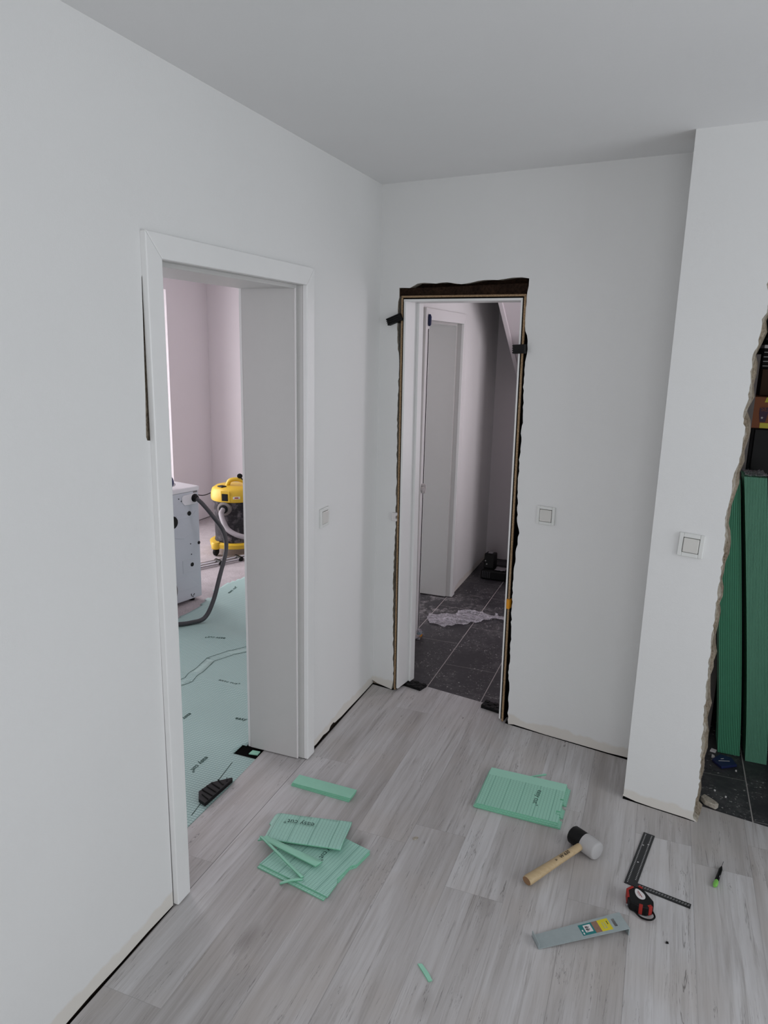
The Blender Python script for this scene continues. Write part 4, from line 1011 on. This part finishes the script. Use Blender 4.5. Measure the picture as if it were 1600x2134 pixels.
def crumple(nx, ny, x0, x1, y0, y1, zf, amp, seed, name, mt_, par=None, th=.0006, poly=None):
    r = random.Random(seed); bm = bmesh.new(); g = {}
    for i in range(nx+1):
        for j in range(ny+1):
            x, y = x0+(x1-x0)*i/nx, y0+(y1-y0)*j/ny
            g[i, j] = bm.verts.new((x+r.uniform(-1, 1)*amp*.4, y+r.uniform(-1, 1)*amp*.4, zf(x, y)+abs(r.gauss(0, amp))))
    for i in range(nx):
        for j in range(ny):
            x, y = x0+(x1-x0)*(i+.5)/nx, y0+(y1-y0)*(j+.5)/ny
            if poly is None or inside(x, y, poly): bm.faces.new((g[i, j], g[i+1, j], g[i+1, j+1], g[i, j+1]))
    for v_ in [v_ for v_ in bm.verts if not v_.link_faces]: bm.verts.remove(v_)
    for f in bm.faces: f.smooth = True
    org = ORG.get(par.name, Vector((0, 0, 0))) if par else Vector((0, 0, 0))
    bm.transform(Matrix.Translation(-org)); me = bpy.data.meshes.new(name); bm.to_mesh(me); bm.free(); me.materials.append(M[mt_])
    o = bpy.data.objects.new(name, me); COL.objects.link(o)
    if par: o.parent = par
    md = o.modifiers.new('s', 'SOLIDIFY'); md.thickness = th; md.offset = 1
    return o
crumple(8, 6, .205, .285, 2.02, 2.11, lambda x, y: .078, .003, 4, 'pouch', 'silver', fbag, .002)
FP = [(-.032, 1.038), (-.027, 1.098), (.145, 1.176), (.145, 1.225), (.22, 1.30), (.383, 1.245), (.378, 1.312), (.407, 1.256), (.49, 1.23), (.49, 1.15), (.418, 1.176), (.393, 1.202), (.281, 1.059), (.127, .917), (.023, .942)]
o = crumple(150, 110, -.04, .50, .91, 1.32, lambda x, y: .001+.030*max(0, mathutils.noise.noise(Vector((x*7+y*2, y*26, 3)))+.12)+.008*abs(mathutils.noise.noise(Vector((x*30, y*70, 8)))), .0004, 9, 'plastic_film', 'film', None, .0003, FP)
o.name = 'plastic_bag'; own_origin(o, (.2, 1.1, 0)); tag(o, 'crumpled clear plastic bag lying on the dark hall tiles', 'plastic bag')
sp = root('cleaning_sponge', (.025, .715, 0), 'small teal and orange sponge on the tiles at the hall door frame', 'sponge')
b = MB(); b.box((-.018, .700, .014), (.040, .735, .026)); b.build('teal_layer', 'teal', sp, bevel=.004)
b = MB(); b.box((-.016, .698, .0), (.042, .733, .0138)); b.build('orange_layer', 'orange', sp, bevel=.004)
o = crumple(10, 10, .018, .05, .655, .745, lambda x, y: .001+.05*max(0, 1-abs(y-.70)/.04), .006, 12, 'film_scrap', 'film', None, .0004)
own_origin(o, (.03, .70, 0)); tag(o, 'scrap of white film around the foot of the hall door frame', 'film scrap')

# --- storage seen through the broken opening
def lean_pack(name, label, x0b, w_, y0, dp, hgt, shift, mt_, nsheet):
    r = root(name, (x0b+w_/2, y0+dp/2, 0), label, 'underlay pack')
    def fn(u, y, z):   # z up with sideways lean and slight bow
        k = z/hgt; return Vector((x0b+u+shift*(k**1.15), y, z))
    b = MB()
    NZ = 14
    pitch_ = w_/nsheet
    for i in range(nsheet):
        for kz in range(NZ):
            za, zb2 = hgt*kz/NZ, hgt*(kz+1)/NZ
            u0, u1 = i*pitch_+pitch_*.12, (i+1)*pitch_-pitch_*.12
            vs = [fn(u0, y0, za), fn(u1, y0, za), fn(u1, y0, zb2), fn(u0, y0, zb2), fn(u0, y0+dp, za), fn(u1, y0+dp, za), fn(u1, y0+dp, zb2), fn(u0, y0+dp, zb2)]
            fs_ = [(0, 1, 2, 3), (0, 3, 7, 4), (1, 5, 6, 2)]
            if kz == NZ-1: fs_.append((3, 2, 6, 7))
            if kz == 0: fs_.append((0, 4, 5, 1))
            b.add(vs, fs_)
    b.build('foam_boards', mt_, r)
    b = MB()
    for kz in range(NZ):
        za, zb2 = hgt*kz/NZ+.001, hgt*(kz+1)/NZ-.002 if kz == NZ-1 else hgt*(kz+1)/NZ+.001
        vs = [fn(.001, y0+.0035, za), fn(w_-.001, y0+.0035, za), fn(w_-.001, y0+.0035, zb2), fn(.001, y0+.0035, zb2), fn(.001, y0+dp-.004, za), fn(w_-.001, y0+dp-.004, za), fn(w_-.001, y0+dp-.004, zb2), fn(.001, y0+dp-.004, zb2)]
        b.add(vs, [(0, 1, 2, 3), (0, 3, 7, 4), (1, 5, 6, 2), (3, 2, 6, 7)])
    b.build('inner_boards', 'pack_core', r)
    return r, fn
r1, f1 = lean_pack('underlay_pack', 'dark green pack of folded foam underlay standing in the storage, left one', 1.692, .092, .0, .16, 1.252, -.148, 'pack', 13)
r2, f2 = lean_pack('underlay_pack', 'paler green pack of folded foam underlay standing in the storage, right one', 1.803, .086, -.03, .16, 1.272, -.158, 'pack2', 15)
tp_ = f2(.043, .05, 1.275)
o = crumple(14, 16, tp_.x-.038, tp_.x+.045, -.032, .125, lambda x, y: 1.276, .004, 21, 'wrap_top', 'film', r2, .0006)
# cabinet, boxes and bags behind
cb = root('black_cabinet', (2.0, .4, 0), 'tall black cabinet behind the green underlay packs', 'cabinet')
b = MB(); b.box((1.682, .30, .0), (2.40, .85, 1.445)); b.build('carcass', 'black_matt', cb, bevel=.003)
b = MB(); b.box((1.694, .288, .04), (2.39, .30, 1.44)); b.build('door', 'black', cb, bevel=.003)
bx = root('cardboard_box', (1.9, .45, 1.446), 'orange brown cardboard box with purple lettering on the black cabinet', 'box')
b = MB(); b.box((1.670, .27, 1.446), (2.10, .62, 1.583)); b.build('carton', 'card', bx, bevel=.003)
b = MB(); b.prism([(1.708, 1.4475), (1.80, 1.4475), (1.80, 1.470), (1.708, 1.470)], fY, .2685, .2699); b.prism([(1.722, 1.582), (1.80, 1.582), (1.80, 1.566), (1.716, 1.560)], fY, .2685, .2699); b.build('yellow_print', 'label_yellow', bx)
b = MB(); b.prism([(1.700, 1.536), (1.742, 1.540), (1.79, 1.543), (1.79, 1.52), (1.735, 1.518), (1.728, 1.474), (1.706, 1.474), (1.700, 1.510)], fY, .267, .2684); b.build('purple_print', 'purple', bx)
text('SEE', 'lettering', 'card', bx, (1.724, .2665, 1.530), (1, 0, 0), (0, 0, 1), .026, .0003)
text('★', 'star', 'label_white', bx, (1.713, .2665, 1.492), (1, 0, 0), (0, 0, 1), .014, .0003)
b2 = root('cardboard_box', (1.9, .5, 1.584), 'dark brown cardboard box on top of the orange brown one', 'box')
b = MB(); b.box((1.700, .36, 1.584), (2.10, .66, 1.70)); b.build('carton', 'card_dark', b2, bevel=.003)
cr_ = root('black_crate', (1.85, .5, 1.701), 'black crate with pale slats on the dark brown box', 'crate')
b = MB(); b.box((1.700, .40, 1.701), (2.05, .62, 1.79)); b.build('crate_body', 'black_matt', cr_)
for k in range(4):
    b = MB(); b.box((1.7005, .392, 1.712+.02*k), (1.728, .399, 1.716+.02*k)); b.build('slat', 'mark_grey', cr_)
b = MB(); b.box((1.698, .385, 1.792), (2.04, .60, 1.806)); b.build('rim', 'label_white', cr_)
bg = root('black_bag', (1.85, .5, 1.807), 'lumpy black bag above the pale rimmed crate', 'bag')
b = MB(); b.lathe([(.03, .0), (.16, .01), (.19, .05), (.175, .09), (.12, .125), (.04, .14)], (1.852, .50, 1.807), 20); b.build('bag_body', 'black', bg, smooth=True)
b = MB(); b.tube(catmull([(1.70, .36, 1.83), (1.73, .33, 1.86), (1.78, .32, 1.885), (1.82, .33, 1.87)], 5), .004, 6); b.build('bag_handle', 'hose', bg)
b3 = root('brown_sack', (1.85, .5, 1.948), 'brown paper sack at the top of the storage pile', 'sack')
b = MB(); b.box((1.690, .42, 1.950), (2.05, .68, 2.05)); b.build('sack_body', 'card_dark', b3, bevel=.02)
b = MB(); b.box((1.688, .415, 2.052), (2.05, .68, 2.11)); b.build('folded_top', 'label_white', b3, bevel=.01)
bl = root('blue_tray', (1.71, -.1, 0), 'dark blue plastic tray on the tiles in front of the green packs', 'tray')
b = MB(); b.prism([(1.665, -.09), (1.70, -.145), (1.765, -.10), (1.745, -.045), (1.70, -.035)], fZ, .0, .012); b.build('tray', 'blue', bl, bevel=.002)
b = MB(); b.tube([(1.69, -.10, .013), (1.735, -.085, .013)], .0015, 6); b.tube([(1.70, -.08, .013), (1.712, -.072, .013)], .0015, 6); b.build('scratch', 'mark_grey', bl)
bb = root('blue_bottle', (1.67, .05, 0), 'dark blue rounded bottle between broken wall edge and black cabinet', 'bottle')
b = MB(); b.lathe([(.03, 0), (.034, .01), (.034, 1.20), (.034, 1.30), (.02, 1.34)], (1.648, .22, 0), 16); 
bpy.data.objects.remove(bb)
cs = [((1.660, -.005), (1.668, .02), (1.690, .012), (1.683, -.012)), ((1.664, -.06), (1.667, -.035), (1.677, -.040), (1.680, -.068)), ((1.755, -.135), (1.758, -.13), (1.763, -.132), (1.760, -.138)), ((1.66, -.33), (1.663, -.325), (1.669, -.329), (1.665, -.334)), ((1.70, -.36), (1.704, -.355), (1.708, -.36), (1.703, -.365))]
for i, c in enumerate(cs):
    b = MB(); b.prism(c, fZ, -.002, .004); o = b.build('plaster_chip', 'label_white', bevel=.001); own_origin(o, (c[0][0], c[0][1], 0))
    tag(o, ['larger white plaster chip on the storage tiles at the foot of the left green pack', 'long white plaster chip beside the blue tray nearest the wall edge', 'tiny plaster chip right of the blue tray', 'tiny plaster chip on the storage tile near the threshold, left one', 'tiny plaster chip on the storage tile near the threshold, right one'][i], 'plaster chip', 'plaster chips in the storage')
b = MB(); b.prism([(1.605, -.425), (1.62, -.40), (1.66, -.435), (1.672, -.452), (1.66, -.47), (1.62, -.452)], fZ, -.001, .020)
o = b.build('plaster_chunk', 'mortar', bevel=.004); own_origin(o, (1.64, -.44, 0)); tag(o, 'broken plaster chunk at the foot of the projecting wall by the tiles', 'plaster chunk')
